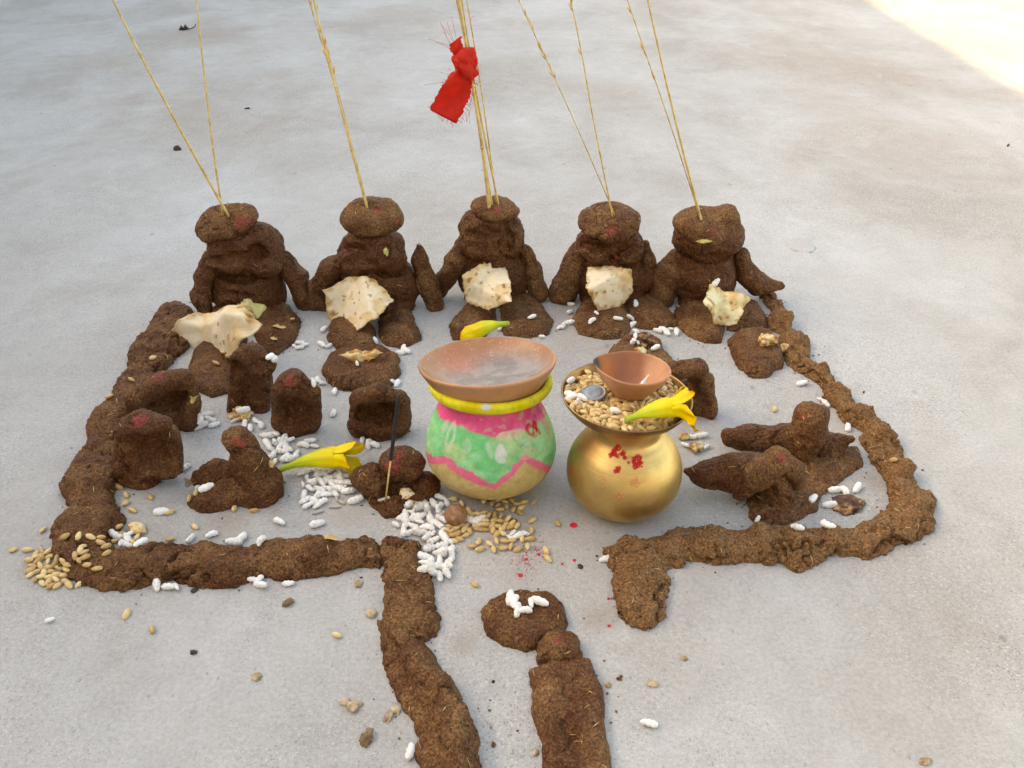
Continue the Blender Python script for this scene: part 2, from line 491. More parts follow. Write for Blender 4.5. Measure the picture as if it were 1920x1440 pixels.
MAT['clay'] = painted("terracotta", 0.72, 0.35, 350, 0.0005, 0.3, 0, 0.22, 140)
MAT['saucer'] = painted("terracotta_oiled", 0.42, 0.3, 350, 0.0005, 0.4, 0, 0.2, 140)
MAT['potpaint'] = painted("pot_paint", 0.72, 0.6, 260, 0.0008, 0.2, 0, 0.42, 150)
MAT['cloth'] = simple("red_cloth", [(0.3, (0.60, 0.030, 0.020)), (0.7, (0.76, 0.055, 0.035))], 120, 0.7, 0.5, 900, 0.0005, 0.25, sss=0.05)
MAT['crumb'] = simple("dry_crumb", [(0.3, (0.28, 0.18, 0.10)), (0.55, (0.52, 0.40, 0.27)), (0.8, (0.70, 0.58, 0.43))], 110, 0.85, 0.6, 500, 0.001, 0.2, spread=0.25)
MAT['bread'] = simple("toasted_bread", [(0.30, (0.10, 0.03, 0.015)), (0.42, (0.38, 0.16, 0.05)), (0.55, (0.72, 0.52, 0.26)), (0.75, (0.82, 0.71, 0.50))], 85, 0.75, 0.7, 450, 0.0012, 0.25, coords='pos')
MAT['char'] = simple("charred_crumb", [(0.35, (0.03, 0.012, 0.008)), (0.52, (0.12, 0.045, 0.02)), (0.66, (0.42, 0.24, 0.10)), (0.8, (0.75, 0.62, 0.40))], 100, 0.6, 0.7, 450, 0.0012, 0.35, coords='pos')
MAT['nut'] = simple("betel_nut", [(0.3, (0.16, 0.065, 0.03)), (0.55, (0.30, 0.14, 0.07)), (0.8, (0.42, 0.24, 0.14))], 220, 0.6, 0.7, 420, 0.0008, 0.4)
MAT['leaf'] = simple("dry_leaf", [(0.3, (0.13, 0.075, 0.04)), (0.7, (0.28, 0.18, 0.11))], 120, 0.8, 0.4, 400, 0.0005)
MAT['dark'] = simple("dark_bit", [(0.3, (0.02, 0.015, 0.012)), (0.7, (0.09, 0.06, 0.04))], 200, 0.8, 0.4, 500, 0.0005)
MAT['incense'] = simple("incense_paste", [(0.3, (0.010, 0.010, 0.011)), (0.7, (0.035, 0.033, 0.033))], 300, 0.85, 0.5, 800, 0.0004)
MAT['wick'] = simple("cotton_wick", [(0.3, (0.66, 0.64, 0.66)), (0.7, (0.82, 0.80, 0.80))], 200, 0.85, 0.5, 900, 0.0005)
MAT['steel'] = simple("coin_steel", [(0.3, (0.26, 0.27, 0.28)), (0.7, (0.36, 0.37, 0.38))], 90, 0.5, 0.2, 500, 0.0002, 0.5, metallic=1.0)
MAT['kumkum'] = simple("kumkum", [(0.3, (0.45, 0.008, 0.02)), (0.7, (0.70, 0.03, 0.05))], 300, 0.85, 0.5, 900, 0.0004)
MAT['plaster'] = simple("wall_plaster", [(0.3, (0.46, 0.43, 0.39)), (0.7, (0.55, 0.52, 0.48))], 3, 0.85, 0.4, 60, 0.004, coords='pos')
MAT['ash'] = simple("incense_ash", [(0.3, (0.38, 0.33, 0.29)), (0.7, (0.55, 0.50, 0.46))], 150, 0.9, 0.5, 700, 0.0005)

def make_brass(name, base, dark, rough):
    m, nt, b = new_mat(name)
    p = obj_n(nt)
    t = step_n(nt, noise_n(nt, p, 22, 5, 0.65, 0.5), 0.40, 0.70)
    c = mix_n(nt, t, base, dark)
    red = math_n(nt, 'MULTIPLY', attr_n(nt, "red"), step_n(nt, noise_n(nt, p, 500, 2), 0.26, 0.40), True)
    c = mix_n(nt, red, c, (0.50, 0.008, 0.012))
    lk(nt, c, b.inputs["Base Color"])
    lk(nt, math_n(nt, 'SUBTRACT', 1.0, red), b.inputs["Metallic"])
    r = nt.nodes.new("ShaderNodeMapRange"); r.inputs[3].default_value = rough - 0.06; r.inputs[4].default_value = rough + 0.12
    lk(nt, noise_n(nt, p, 70, 5, 0.7), r.inputs[0])
    lk(nt, math_n(nt, 'ADD', r.outputs[0], math_n(nt, 'MULTIPLY', red, 0.4), True), b.inputs["Roughness"])
    n1 = bump_n(nt, b, noise_n(nt, p, 120, 4, 0.6), 0.12, 0.0008)
    bump_n(nt, b, attr_n(nt, "groove"), 0.6, 0.0012, n1)
    return m
MAT['brass'] = make_brass("brass", (0.70, 0.48, 0.19), (0.50, 0.32, 0.13), 0.45)
MAT['bronze'] = make_brass("dull_brass", (0.42, 0.25, 0.11), (0.28, 0.15, 0.075), 0.38)
# thin cloth lets light through
_nt = MAT['cloth'].node_tree; _b = _nt.nodes["Principled BSDF"]; _o = [n for n in _nt.nodes if n.type == 'OUTPUT_MATERIAL'][0]
_t = _nt.nodes.new("ShaderNodeBsdfTranslucent"); _t.inputs[0].default_value = (0.85, 0.07, 0.04, 1)
_m = _nt.nodes.new("ShaderNodeMixShader"); _m.inputs[0].default_value = 0.4
_nt.links.new(_b.outputs[0], _m.inputs[1]); _nt.links.new(_t.outputs[0], _m.inputs[2]); _nt.links.new(_m.outputs[0], _o.inputs[0])
# ------------------------------------------------------------------ the setting
def axis(lo, a, b, hi, fine, nco):
    return np.concatenate([lo + (a - lo) * (1 - np.linspace(1, 0, nco, endpoint=False) ** 2), np.arange(a, b, fine), b + (hi - b) * np.linspace(0, 1, nco) ** 2])
gx = axis(-25, -0.95, 0.95, 25, 0.011, 14); gy = axis(-12, 0.25, 1.9, 40, 0.011, 14)
gx = np.unique(np.round(gx, 5)); gy = np.unique(np.round(gy, 5))
GX, GY = np.meshgrid(gx, gy, indexing='ij')
gv = np.stack([GX, GY, np.zeros_like(GX)], -1).reshape(-1, 3)
ii = np.arange(len(gx) * len(gy)).reshape(len(gx), len(gy))
gf = np.stack([ii[:-1, :-1], ii[1:, :-1], ii[1:, 1:], ii[:-1, 1:]], -1).reshape(-1, 4)
gme = mesh_np("ground", gv, gf)
stain = np.zeros(len(gv))
for px, py, rp, st in [(780, 1205, 40, .7), (870, 1215, 35, .5), (1120, 1165, 55, .6), (1135, 1280, 40, .45), (1165, 1215, 30, .5), (900, 960, 70, .55), (960, 1000, 80, .4),
                       (500, 955, 50, .3), (640, 960, 45, .3), (420, 985, 60, .5), (1480, 1010, 40, .3), (1600, 730, 25, .4), (1640, 900, 40, .5), (1450, 610, 30, .4),
                       (600, 900, 60, .2), (730, 1130, 20, .3), (990, 1060, 60, .3), (660, 1330, 20, .3), (70, 1060, 40, .35), (300, 1010, 50, .3), (1790, 1180, 60, .25)]:
    c = G(px, py); r = rp * mpp(c)
    d = np.sqrt(((gv - c) ** 2).sum(1)) + 0.5 * r * fbm(gv, 40, 3, 3)
    stain = np.maximum(stain, st * np.clip(1.1 - d / r, 0, 1))
add_float(gme, "stain", stain)
ground = link("ground", gme, MAT['ground']); ground["kind"] = "structure"

# the house beside the yard, out of the picture on the left: its parapet throws the shade that the whole scene lies in
A = G(1935, 180); B = G(1632, 0)
H_WALL = 2.3
sh = np.array([-sun_dir.x, -sun_dir.y]) / sun_dir.z * H_WALL
e0, e1 = A[:2] - sh, B[:2] - sh
u = (e1 - e0) / np.linalg.norm(e1 - e0); nrm = np.array([-u[1], u[0]])
if nrm[0] > 0: nrm = -nrm
c0, c1 = e0 - u * 9.0, e0 + u * 16.0
foot = [c0, c1, c1 + nrm * 0.25, c0 + nrm * 0.25]
wv = [(*p, 0.0) for p in foot] + [(*p, H_WALL) for p in foot]
wf = [(0, 1, 5, 4), (1, 2, 6, 5), (2, 3, 7, 6), (3, 0, 4, 7), (4, 5, 6, 7), (3, 2, 1, 0)]
wm = bpy.data.meshes.new("house_wall"); wm.from_pydata(wv, [], wf); wm.update()
hw = link("house_wall", wm, MAT['plaster']); hw["kind"] = "structure"
# and its other wing, behind the photographer
bx0, bx1, by0, by1 = e0[0] - 0.1, 3.4, -1.75, -1.5
wv = [(bx0, by0, 0), (bx1, by0, 0), (bx1, by1, 0), (bx0, by1, 0), (bx0, by0, H_WALL - .2), (bx1, by0, H_WALL - .2), (bx1, by1, H_WALL - .2), (bx0, by1, H_WALL - .2)]
wm = bpy.data.meshes.new("house_wing_wall"); wm.from_pydata(wv, [], wf); wm.update()
hw = link("house_wing_wall", wm, MAT['plaster']); hw["kind"] = "structure"

# ------------------------------------------------------------------ dung borders
D = MAT['dung']
def outline_center(o):
    a = np.array(o, float); return G(a[:, 0].mean(), a[:, 1].mean())
def slab_thing(name, label, cat, outline, h, w, seed, group=None, extra=None, rough=1.0, warp=0.006, marks=(), dry=0.0, vox=0.0019, dome=0.55, k=0.006):
    org = outline_center(outline); org[2] = 0
    c = Clay(org[1], seed, vox, k); c.M(outline, h, w, dome=dome)
    if extra: extra(c)
    o = link(name, c.mesh(name, org, rough, warp, marks, dry=dry), D, loc=org)
    return tag(o, label, cat, group)

left_border = [(345, 567), (325, 575), (290, 600), (270, 640), (245, 665), (232, 705), (205, 755), (180, 800), (150, 845), (135, 885), (133, 910), (125, 960), (100, 1005), (97, 1040), (120, 1075), (160, 1098),
    (230, 1106), (300, 1098), (370, 1102), (430, 1095), (470, 1082), (540, 1085), (600, 1085), (660, 1075), (718, 1072), (724, 1036), (700, 1022), (640, 1025), (590, 1016), (540, 1016), (490, 1028),
    (440, 1037), (400, 1026), (345, 1028), (290, 1036), (230, 1038), (208, 1022), (215, 985), (215, 925), (235, 880), (240, 830), (265, 780), (300, 730), (320, 690), (338, 650), (364, 612), (364, 582)]
def lb(c):
    for x, y, r in [(325, 600, 20), (300, 650, 24), (215, 790, 24), (170, 900, 22), (160, 990, 24), (250, 1065, 18), (420, 1058, 16), (580, 1050, 18)]:
        p = G(x, y, 0.004); s = mpp(p); c.ops.append(('e', False, 0.02, p, np.array([r * 1.8, r * 1.8, 17]) * s, None))
slab_thing("dung_border", "long brown dung border down the left side and along the front left edge", "dung border", left_border, 27, 32, 101, "ramparts of dung around the figures", lb, 2.3, 0.009, dry=0.38, vox=0.0021)
right_border = [(1420, 552), (1445, 548), (1470, 578), (1480, 622), (1515, 657), (1530, 692), (1570, 718), (1590, 757), (1650, 797), (1690, 842), (1710, 882), (1735, 932), (1763, 962), (1763, 992), (1740, 1025), (1690, 1032),
    (1640, 1044), (1610, 1048), (1560, 1042), (1510, 1058), (1470, 1060), (1450, 1042), (1400, 1052), (1340, 1064), (1290, 1058), (1258, 1072), (1258, 1130), (1250, 1172), (1210, 1175), (1160, 1152), (1152, 1090), (1140, 1040),
    (1190, 1012), (1250, 1000), (1320, 998), (1400, 1002), (1430, 994), (1500, 1000), (1560, 1008), (1620, 992), (1663, 970), (1666, 920), (1648, 880), (1622, 830), (1588, 800), (1556, 760), (1540, 740), (1515, 715), (1485, 690), (1465, 660), (1446, 600)]
def rb(c):
    r_ = random.Random(5)
    for x, y, r in [(1460, 600, 14), (1490, 650, 16), (1525, 700, 18), (1560, 745, 17), (1600, 780, 20), (1650, 830, 22), (1680, 880, 20), (1705, 940, 26), (1715, 985, 26), (1650, 1010, 20), (1560, 1020, 18), (1500, 1030, 22), (1430, 1020, 20), (1340, 1030, 22), (1270, 1030, 22), (1200, 1040, 24), (1195, 1100, 24), (1210, 1145, 24)]:
        p = G(x + r_.uniform(-8, 8), y + r_.uniform(-5, 5), 0.004); s = mpp(p)
        c.ops.append(('e', False, 0.012, p, np.array([r * r_.uniform(1, 1.6), r * r_.uniform(1, 1.6), r_.uniform(20, 26)]) * s, None))
slab_thing("dung_border", "pale crumbly dung border down the right side, hooking back at its inner end", "dung border", right_border, 22, 26, 131, "ramparts of dung around the figures", rb, 2.8, 0.012, dry=1.35, vox=0.0021)
strip_hi = [(708, 1030), (718, 1012), (740, 1008), (785, 1022), (792, 1060), (812, 1110), (833, 1160), (827, 1190), (800, 1208), (770, 1203), (740, 1193), (716, 1172), (712, 1120), (705, 1068)]
slab_thing("dung_strip", "flat dung strip running from the border's end into the gateway", "dung strip", strip_hi, 26, 34, 151, "dung strips beside the gateway", None, 2.2, 0.008, dry=0.42)
strip_lo = [(712, 1168), (745, 1168), (780, 1198), (815, 1238), (850, 1278), (880, 1332), (898, 1382), (908, 1500), (792, 1500), (784, 1390), (760, 1342), (725, 1292), (712, 1240)]
def sl(c):
    for a, b, ra in [((742, 1190), (775, 1240), 16), ((775, 1240), (815, 1290), 20), ((815, 1290), (845, 1350), 22), ((845, 1350), (860, 1440), 24)]:
        p, q = G(*a, 0.012), G(*b, 0.012); s = mpp(p)
        c.ops.append(('c', False, 0.012, p, q, ra * s, ra * s))
slab_thing("dung_strip", "twisted ridged dung strip running down to the picture's lower edge", "dung strip", strip_lo, 22, 30, 161, "dung strips beside the gateway", sl, 1.6, 0.006, dry=0.35)

# ------------------------------------------------------------------ the five seated figures
def figure(label, basepx, seed, torso, head, cap, arms, legs, marks=(), dry=0.05, leg_h=19, cap_lit=0.5):
    org = G(*basepx); org[2] = 0
    t = thing("dung_figure", label, "figure", org, "seated dung figures in the back row")
    Y0 = org[1]
    def part(nm, ops, sd, rough=1.0, warp=0.005, k=0.006, dr=dry, ground=True):
        c = Clay(Y0, seed + sd, 0.0017, k)
        for op in ops: getattr(c, op[0])(*op[1:-1], **op[-1]) if isinstance(op[-1], dict) else getattr(c, op[0])(*op[1:])
        return link(nm, c.mesh(nm, org, rough, warp, marks, ground=ground, dry=dr), D, t)
    part("torso", torso, 1, 1.1, dr=dry - 0.25)  # torso and head: wetter dung, plus front shade put into the colour
    part("head", head, 2, 1.4, dr=dry - 0.15)
    part("headdress", cap, 3, 0.9, dr=cap_lit)  # cap, arms and legs paler: light from above painted in as dryness
    for i, a in enumerate(arms): part("arm", [("C", a)], 10 + i, 1.0, 0.004, dr=dry + 0.25)
    for i, l in enumerate(legs): part("leg", [("M", l, leg_h, 34)], 20 + i, 0.9, 0.004, dr=dry + 0.32)
    return t
dn = dict(dent=True)
figs = {}
figs[1] = figure("leftmost seated dung figure, its flat cap tilted to the left", (460, 572), 200,
    [("E", 468, 545, 0, 72, 52, 66), ("E", 466, 500, 4, 66, 46, 40), ("E", 474, 590, -22, 66, 34, 26), ("C", [(396, 508, -50, 7), (450, 520, -56, 9), (508, 510, -52, 7)], dict(dent=True, k=0.006)), ("C", [(420, 548, 0, 5), (470, 556, 0, 6)], dict(dent=True, k=0.006))],
    [("E", 455, 462, -4, 66, 50, 50), ("E", 500, 470, 0, 34, 38, 48), ("E", 430, 492, -32, 40, 24, 16), ("E", 500, 500, -30, 28, 22, 18), ("E", 486, 472, -54, 17, 22, 17, None, True, 0.006), ("E", 468, 484, -54, 12, 12, 10, None, True, 0.008), ("C", [(404, 486, -48, 5), (440, 480, -58, 7), (456, 492, 0, 5)], dict(dent=True, k=0.008))],
    [("E", 424, 415, -14, 56, 44, 18, (26, -14, 0)), ("E", 396, 428, -16, 28, 30, 17, (22, -14, 0)), ("E", 450, 404, -10, 28, 30, 14, (24, -12, 0)), ("C", [(432, 404, -50, 4), (438, 440, -60, 4)], dict(dent=True, k=0.01))],
    [[(398, 484, -18, 14), (383, 520, -26, 16), (378, 555, -30, 17), (386, 582, -30, 15)], [(532, 486, 5, 17), (553, 518, 0, 21), (566, 555, -5, 20), (574, 585, -8, 15)]],
    [[(398, 582), (455, 575), (470, 602), (458, 662), (412, 652), (390, 615)], [(490, 575), (545, 575), (563, 602), (553, 642), (525, 668), (490, 668), (478, 632), (480, 592)]],
    [(446, 410, 13), (470, 404, 8)], 0.0)
figs[2] = figure("second seated dung figure from the left, round capped, with yellow food on its face", (695, 572), 240,
    [("E", 710, 535, 0, 76, 50, 60), ("E", 705, 505, 2, 70, 46, 36), ("E", 712, 575, -20, 66, 34, 26), ("C", [(652, 506, -50, 6), (720, 514, -54, 8), (760, 506, 0, 6)], dict(dent=True, k=0.006))],
    [("E", 697, 466, -2, 58, 46, 46), ("E", 660, 486, -12, 32, 34, 30), ("E", 735, 480, -6, 26, 36, 40), ("C", [(646, 462, 0, 5), (672, 472, 0, 8), (692, 468, 0, 5)], dict(dent=True, k=0.008)), ("E", 722, 472, -50, 12, 14, 16, None, True, 0.008), ("C", [(646, 490, -48, 4), (676, 486, 0, 6), (706, 496, -54, 4)], dict(dent=True, k=0.007))],
    [("E", 697, 406, -12, 54, 46, 30, (24, 0, 0)), ("E", 722, 412, -14, 34, 36, 22, (22, 0, 0)), ("C", [(680, 388, -40, 2), (712, 392, -44, 2)], dict(dent=True, k=0.006))],
    [[(654, 488, 0, 22), (622, 506, -5, 22), (598, 538, -10, 17), (590, 566, -12, 16), (612, 580, -14, 12)], [(788, 462, 5, 7), (788, 490, 0, 15), (799, 530, -5, 20), (812, 568, -10, 18)]],
    [[(615, 608), (640, 598), (690, 602), (706, 622), (700, 650), (670, 660), (630, 656), (612, 634)], [(710, 602), (740, 584), (770, 584), (788, 615), (790, 640), (755, 656), (722, 650), (708, 632)]],
    [(706, 386, 10), (751, 412, 5)], 0.05)
figs[3] = figure("middle seated dung figure carrying the straw bundle with the red cloth", (925, 555), 280,
    [("E", 926, 520, 0, 68, 48, 56), ("E", 925, 495, 2, 60, 42, 40), ("E", 925, 560, -18, 58, 32, 24)],
    [("E", 920, 430, 0, 58, 48, 42), ("E", 905, 460, -8, 44, 38, 26), ("E", 955, 448, -4, 26, 34, 36), ("C", [(876, 438, -54, 7), (905, 436, 0, 9), (928, 440, -58, 7)], dict(dent=True, k=0.005)), ("C", [(944, 424, -50, 6), (952, 464, -50, 8)], dict(dent=True, k=0.006))],
    [("E", 925, 391, -8, 41, 34, 13, (14, 6, 0)), ("E", 905, 385, -4, 22, 26, 13), ("E", 950, 397, -10, 20, 24, 10)],
    [[(872, 456, 0, 16), (854, 490, -5, 21), (836, 525, -10, 18), (829, 545, -12, 14)], [(982, 468, 0, 13), (998, 510, -5, 18), (1012, 550, -12, 19)]],
    [[(885, 562), (925, 552), (930, 602), (905, 636), (850, 638), (840, 612), (858, 587)], [(940, 552), (985, 547), (1010, 568), (1036, 602), (1030, 627), (985, 634), (945, 630), (938, 592)]],
    [(936, 389, 10)], 0.12)
figs[4] = figure("fourth seated dung figure from the left, its cap pointed in front with a red dab", (1142, 556), 320,
    [("E", 1148, 520, 0, 72, 50, 52), ("E", 1148, 495, 2, 62, 44, 36), ("E", 1150, 560, -18, 62, 32, 24)],
    [("E", 1145, 452, 0, 58, 48, 36), ("E", 1118, 468, -12, 34, 36, 26), ("E", 1172, 468, -12, 34, 36, 28), ("C", [(1096, 462, 0, 7), (1128, 472, 0, 11)], dict(dent=True, k=0.006)), ("C", [(1158, 474, 0, 11), (1184, 468, 0, 7)], dict(dent=True, k=0.006)), ("C", [(1144, 455, -54, 3), (1146, 485, -54, 4)], dict(dent=True, k=0.005))],
    [("E", 1142, 414, -10, 53, 46, 22, (24, 0, 0)), ("E", 1145, 432, -26, 34, 30, 17, (20, 0, 0)), ("E", 1182, 418, -10, 16, 26, 20)],
    [[(1088, 468, 0, 16), (1074, 508, -6, 24), (1055, 552, -14, 26)], [(1208, 460, 0, 9), (1213, 490, -4, 15), (1206, 525, -10, 20), (1190, 535, -22, 14)]],
    [[(1085, 572), (1130, 548), (1170, 572), (1186, 612), (1180, 634), (1130, 639), (1085, 627), (1073, 602)], [(1160, 562), (1210, 537), (1245, 562), (1268, 610), (1235, 622), (1190, 614), (1175, 587)]],
    [(1146, 424, 13), (1148, 486, 6)], 0.18)
figs[5] = figure("rightmost seated dung figure with a square block of a cap and one arm stretched right", (1325, 560), 360,
    [("E", 1322, 520, 0, 64, 48, 54), ("E", 1322, 490, 2, 56, 42, 36), ("E", 1325, 565, -18, 56, 32, 24)],
    [("E", 1327, 448, -2, 58, 46, 34), ("E", 1300, 442, -4, 34, 36, 34), ("E", 1360, 446, -4, 32, 38, 36), ("E", 1325, 472, -10, 40, 30, 18), ("C", [(1318, 482, -46, 4), (1345, 478, -46, 4)], dict(dent=True, k=0.005))],
    [("E", 1326, 424, -10, 56, 42, 24, (20, 0, 0)), ("E", 1362, 408, -4, 24, 28, 20), ("E", 1292, 422, -8, 26, 30, 22), ("E", 1372, 432, -16, 18, 22, 22), ("C", [(1375, 420, -40, 3), (1388, 426, -20, 4)], dict(dent=True, k=0.006))],
    [[(1268, 482, 0, 18), (1252, 518, -6, 28), (1240, 556, -12, 26)], [(1390, 478, 0, 14), (1398, 512, -4, 20), (1420, 530, -10, 20), (1462, 538, -14, 9)]],
    [[(1262, 582), (1300, 562), (1345, 577), (1357, 612), (1350, 642), (1320, 646), (1290, 632), (1268, 607)], [(1360, 582), (1390, 562), (1425, 572), (1443, 602), (1440, 624), (1405, 628), (1365, 620)]],
    [(1345, 428, 9), (1338, 436, 6)], 0.12)

# ------------------------------------------------------------------ patties, hoods and lumps in the yard
PG, HG = "flat dung patties in the yard", "hood-shaped dung lumps in the yard"
slab_thing("dung_patty", "flat dung patty under the torn flatbread on the left", "dung patty", [(362, 665), (380, 650), (430, 652), (445, 700), (430, 740), (400, 748), (365, 735), (352, 705)], 22, 30, 401, PG, None, 1.0, dry=0.3, marks=())
slab_thing("dung_patty", "oval dung patty with a toasted crust at its back edge", "dung patty", [(606, 695), (620, 670), (660, 657), (715, 655), (750, 675), (755, 700), (735, 725), (690, 735), (640, 733), (612, 715)], 24, 30, 403, PG, None, 1.0, dry=0.3)
slab_thing("dung_patty", "dung patty behind the small clay lamp with burnt crumbs on top", "dung patty", [(1135, 662), (1160, 640), (1205, 632), (1240, 645), (1265, 685), (1290, 690), (1285, 720), (1230, 730), (1170, 720), (1138, 695)], 24, 30, 405, PG, None, 1.2, dry=0.5)
slab_thing("dung_patty", "dung patty against the right border with two bread crumbs", "dung patty", [(1363, 640), (1375, 625), (1420, 622), (1450, 632), (1468, 665), (1466, 692), (1440, 708), (1412, 706), (1385, 690), (1370, 665)], 24, 28, 407, PG, None, 1.1, dry=0.45)
def hood(label, basepx, seed, ops, marks=(), dry=0.05, name="dung_hood"):
    org = G(*basepx); org[2] = 0
    c = Clay(org[1], seed, 0.0017, 0.008)
    for op in ops: getattr(c, op[0])(*op[1:-1], **op[-1]) if isinstance(op[-1], dict) else getattr(c, op[0])(*op[1:])
    o = link(name, c.mesh(name, org, 1.0, 0.004, marks, dry=dry), D, loc=org)
    return tag(o, label, "dung lump", HG)
hood("upright dung lump with a dark hollow at its top, in front of the torn flatbread", (468, 770), 420,
    [("C", [(450, 692, 8, 22), (446, 770, 6, 22)]), ("C", [(484, 692, 8, 26), (484, 772, 6, 26)]), ("C", [(446, 674, 4, 15), (472, 664, 4, 19), (496, 686, 6, 17)]), ("E", 468, 790, -4, 42, 20, 18), ("E", 448, 696, 0, 20, 24, 18, None, True, 0.008), ("E", 466, 745, 0, 22, 9, 34, None, True, 0.02)], (), -0.15)
hood("dung hood with a red streak on its rounded top, right of the upright lump", (553, 812), 430,
    [("C", [(528, 746, 8, 21), (530, 790, 4, 24)]), ("C", [(555, 730, 8, 24), (557, 806, 2, 25)]), ("C", [(582, 752, 8, 20), (580, 790, 4, 22)]), ("C", [(526, 732, 0, 17), (550, 718, -8, 21), (580, 738, 0, 18)]), ("C", [(534, 746, 0, 7), (558, 754, 0, 10), (582, 764, 0, 6)], dict(dent=True, k=0.005)), ("E", 556, 778, 0, 28, 24, 30, None, True, 0.016)], [(536, 712, 14)], -0.1)
hood("hollow dung cup behind the incense stick, opening forward", (712, 815), 440,
    [("C", [(682, 756, 8, 25), (678, 798, 4, 26)]), ("C", [(712, 748, 8, 25), (712, 804, 2, 28)]), ("C", [(744, 758, 8, 25), (746, 796, 4, 27)]), ("C", [(680, 748, 0, 17), (712, 738, -8, 19), (746, 748, 0, 17)]), ("E", 708, 780, 0, 38, 34, 24, None, True, 0.008), ("E", 708, 764, 0, 32, 28, 10, None, True, 0.006)], (), 0.0)
hood("rear dung hood leaning on the left border with a deep shaded hollow", (318, 800), 450,
    [("C", [(262, 762, 8, 26), (266, 800, 4, 28)]), ("C", [(308, 742, 8, 28), (316, 800, 4, 30)]), ("C", [(348, 728, 8, 22), (356, 790, 2, 22)]), ("C", [(256, 745, -4, 22), (300, 722, -8, 23), (345, 708, 0, 19)]), ("E", 314, 752, 0, 40, 26, 18, (0, -20, 0), True, 0.008)], [(290, 700, 12), (300, 698, 9)], 0.15)
hood("tall dung hood with a folded red-dabbed lip, front of the pair on the left border", (278, 905), 460,
    [("C", [(244, 828, 8, 28), (246, 884, 4, 28)]), ("C", [(278, 818, 6, 30), (276, 898, 2, 27)]), ("C", [(308, 818, 6, 27), (312, 876, 2, 28)]), ("C", [(236, 808, -2, 20), (268, 793, -12, 23), (308, 792, -6, 18)]), ("C", [(262, 820, 0, 7), (296, 818, 0, 11), (322, 812, 0, 6)], dict(dent=True, k=0.006)), ("E", 288, 852, 0, 28, 26, 38, None, True, 0.016)], [(262, 782, 14), (275, 775, 9)], 0.15)
hood("curled dung hood behind the brass dish, its hollow facing left", (1298, 780), 470,
    [("C", [(1276, 722, 8, 24), (1280, 772, 6, 25)]), ("C", [(1312, 716, 8, 26), (1316, 768, 4, 27)]), ("C", [(1244, 690, 4, 13), (1272, 694, 0, 17), (1308, 690, 0, 19)]), ("E", 1280, 724, 0, 28, 30, 20, (0, 20, 0), True, 0.008), ("E", 1302, 765, 0, 22, 9, 26, None, True, 0.016)], (), 0.05)

def lumps(name, label, basepx, parts, seed, marks=(), dry=0.05, cat="figure", group=None):
    org = G(*basepx); org[2] = 0
    t = thing(name, label, cat, org, group)
    for i, (nm, ops, dr) in enumerate(parts):
        c = Clay(org[1], seed + i * 3, 0.0017, 0.008)
        for op in ops: getattr(c, op[0])(*op[1:-1], **op[-1]) if isinstance(op[-1], dict) else getattr(c, op[0])(*op[1:])
        link(nm, c.mesh(nm, org, 1.0, 0.005, marks, dry=dr), D, t)
    return t
lumps("dung_figure", "dung figure bending left with a red streak on its head, left of the yellow flower", (480, 925), [
    ("body", [("C", [(458, 832, 8, 26), (468, 870, 6, 34), (486, 905, 2, 42)]), ("E", 492, 918, -4, 42, 34, 34), ("E", 440, 826, 2, 24, 22, 18), ("M", [(425, 915), (480, 890), (525, 890), (534, 915), (520, 942), (470, 955), (430, 945)], 18, 22)], 0.2),
    ("arm", [("C", [(372, 893, 10, 16), (400, 884, 10, 22), (440, 884, 8, 18)])], 0.1),
    ("leg", [("C", [(478, 912, -14, 24), (430, 924, -20, 28), (392, 942, -26, 26), (374, 954, -28, 22)]), ("E", 425, 918, 0, 18, 8, 10, None, True, 0.012)], 0.2)], 500, [(450, 826, 12), (462, 828, 8)])
lumps("dung_figure", "low dung lump of four knobs holding the incense stick", (735, 925), [
    ("body", [("M", [(662, 892), (690, 872), (720, 885), (790, 888), (818, 925), (805, 942), (770, 950), (755, 970), (725, 972), (700, 945), (675, 925)], 22, 20), ("E", 695, 898, 6, 38, 30, 34), ("E", 732, 950, -18, 38, 26, 26), ("E", 735, 918, -26, 18, 14, 12, None, True, 0.008)], 0.15),
    ("head", [("E", 756, 866, 8, 34, 30, 27), ("E", 735, 866, 2, 24, 26, 20), ("E", 772, 876, 0, 22, 22, 24)], 0.15),
    ("arm", [("E", 796, 912, 4, 27, 26, 32)], 0.05)], 520, [(738, 870, 17), (722, 868, 10), (752, 846, 10)])
FR = "pair of dung figures lying in the right corner"
lumps("dung_figure", "rear dung figure lying in the right corner, its head knob standing up", (1470, 850), [
    ("base", [("M", [(1400, 935), (1440, 900), (1490, 870), (1550, 845), (1605, 842), (1614, 872), (1575, 905), (1545, 930), (1528, 962), (1480, 985), (1425, 992), (1398, 968)], 15, 20)], 0.55),
    ("body", [("C", [(1366, 820, 0, 17), (1400, 822, 0, 24), (1470, 826, 0, 30), (1540, 832, 0, 24), (1592, 824, 0, 9)]), ("C", [(1540, 850, -10, 22), (1590, 862, -10, 22)])], 0.2),
    ("head", [("C", [(1520, 782, -14, 27), (1516, 815, -18, 29), (1506, 842, -22, 24)]), ("E", 1530, 785, -14, 20, 20, 22)], 0.35)], 540, [(1500, 785, 8)], group=FR)
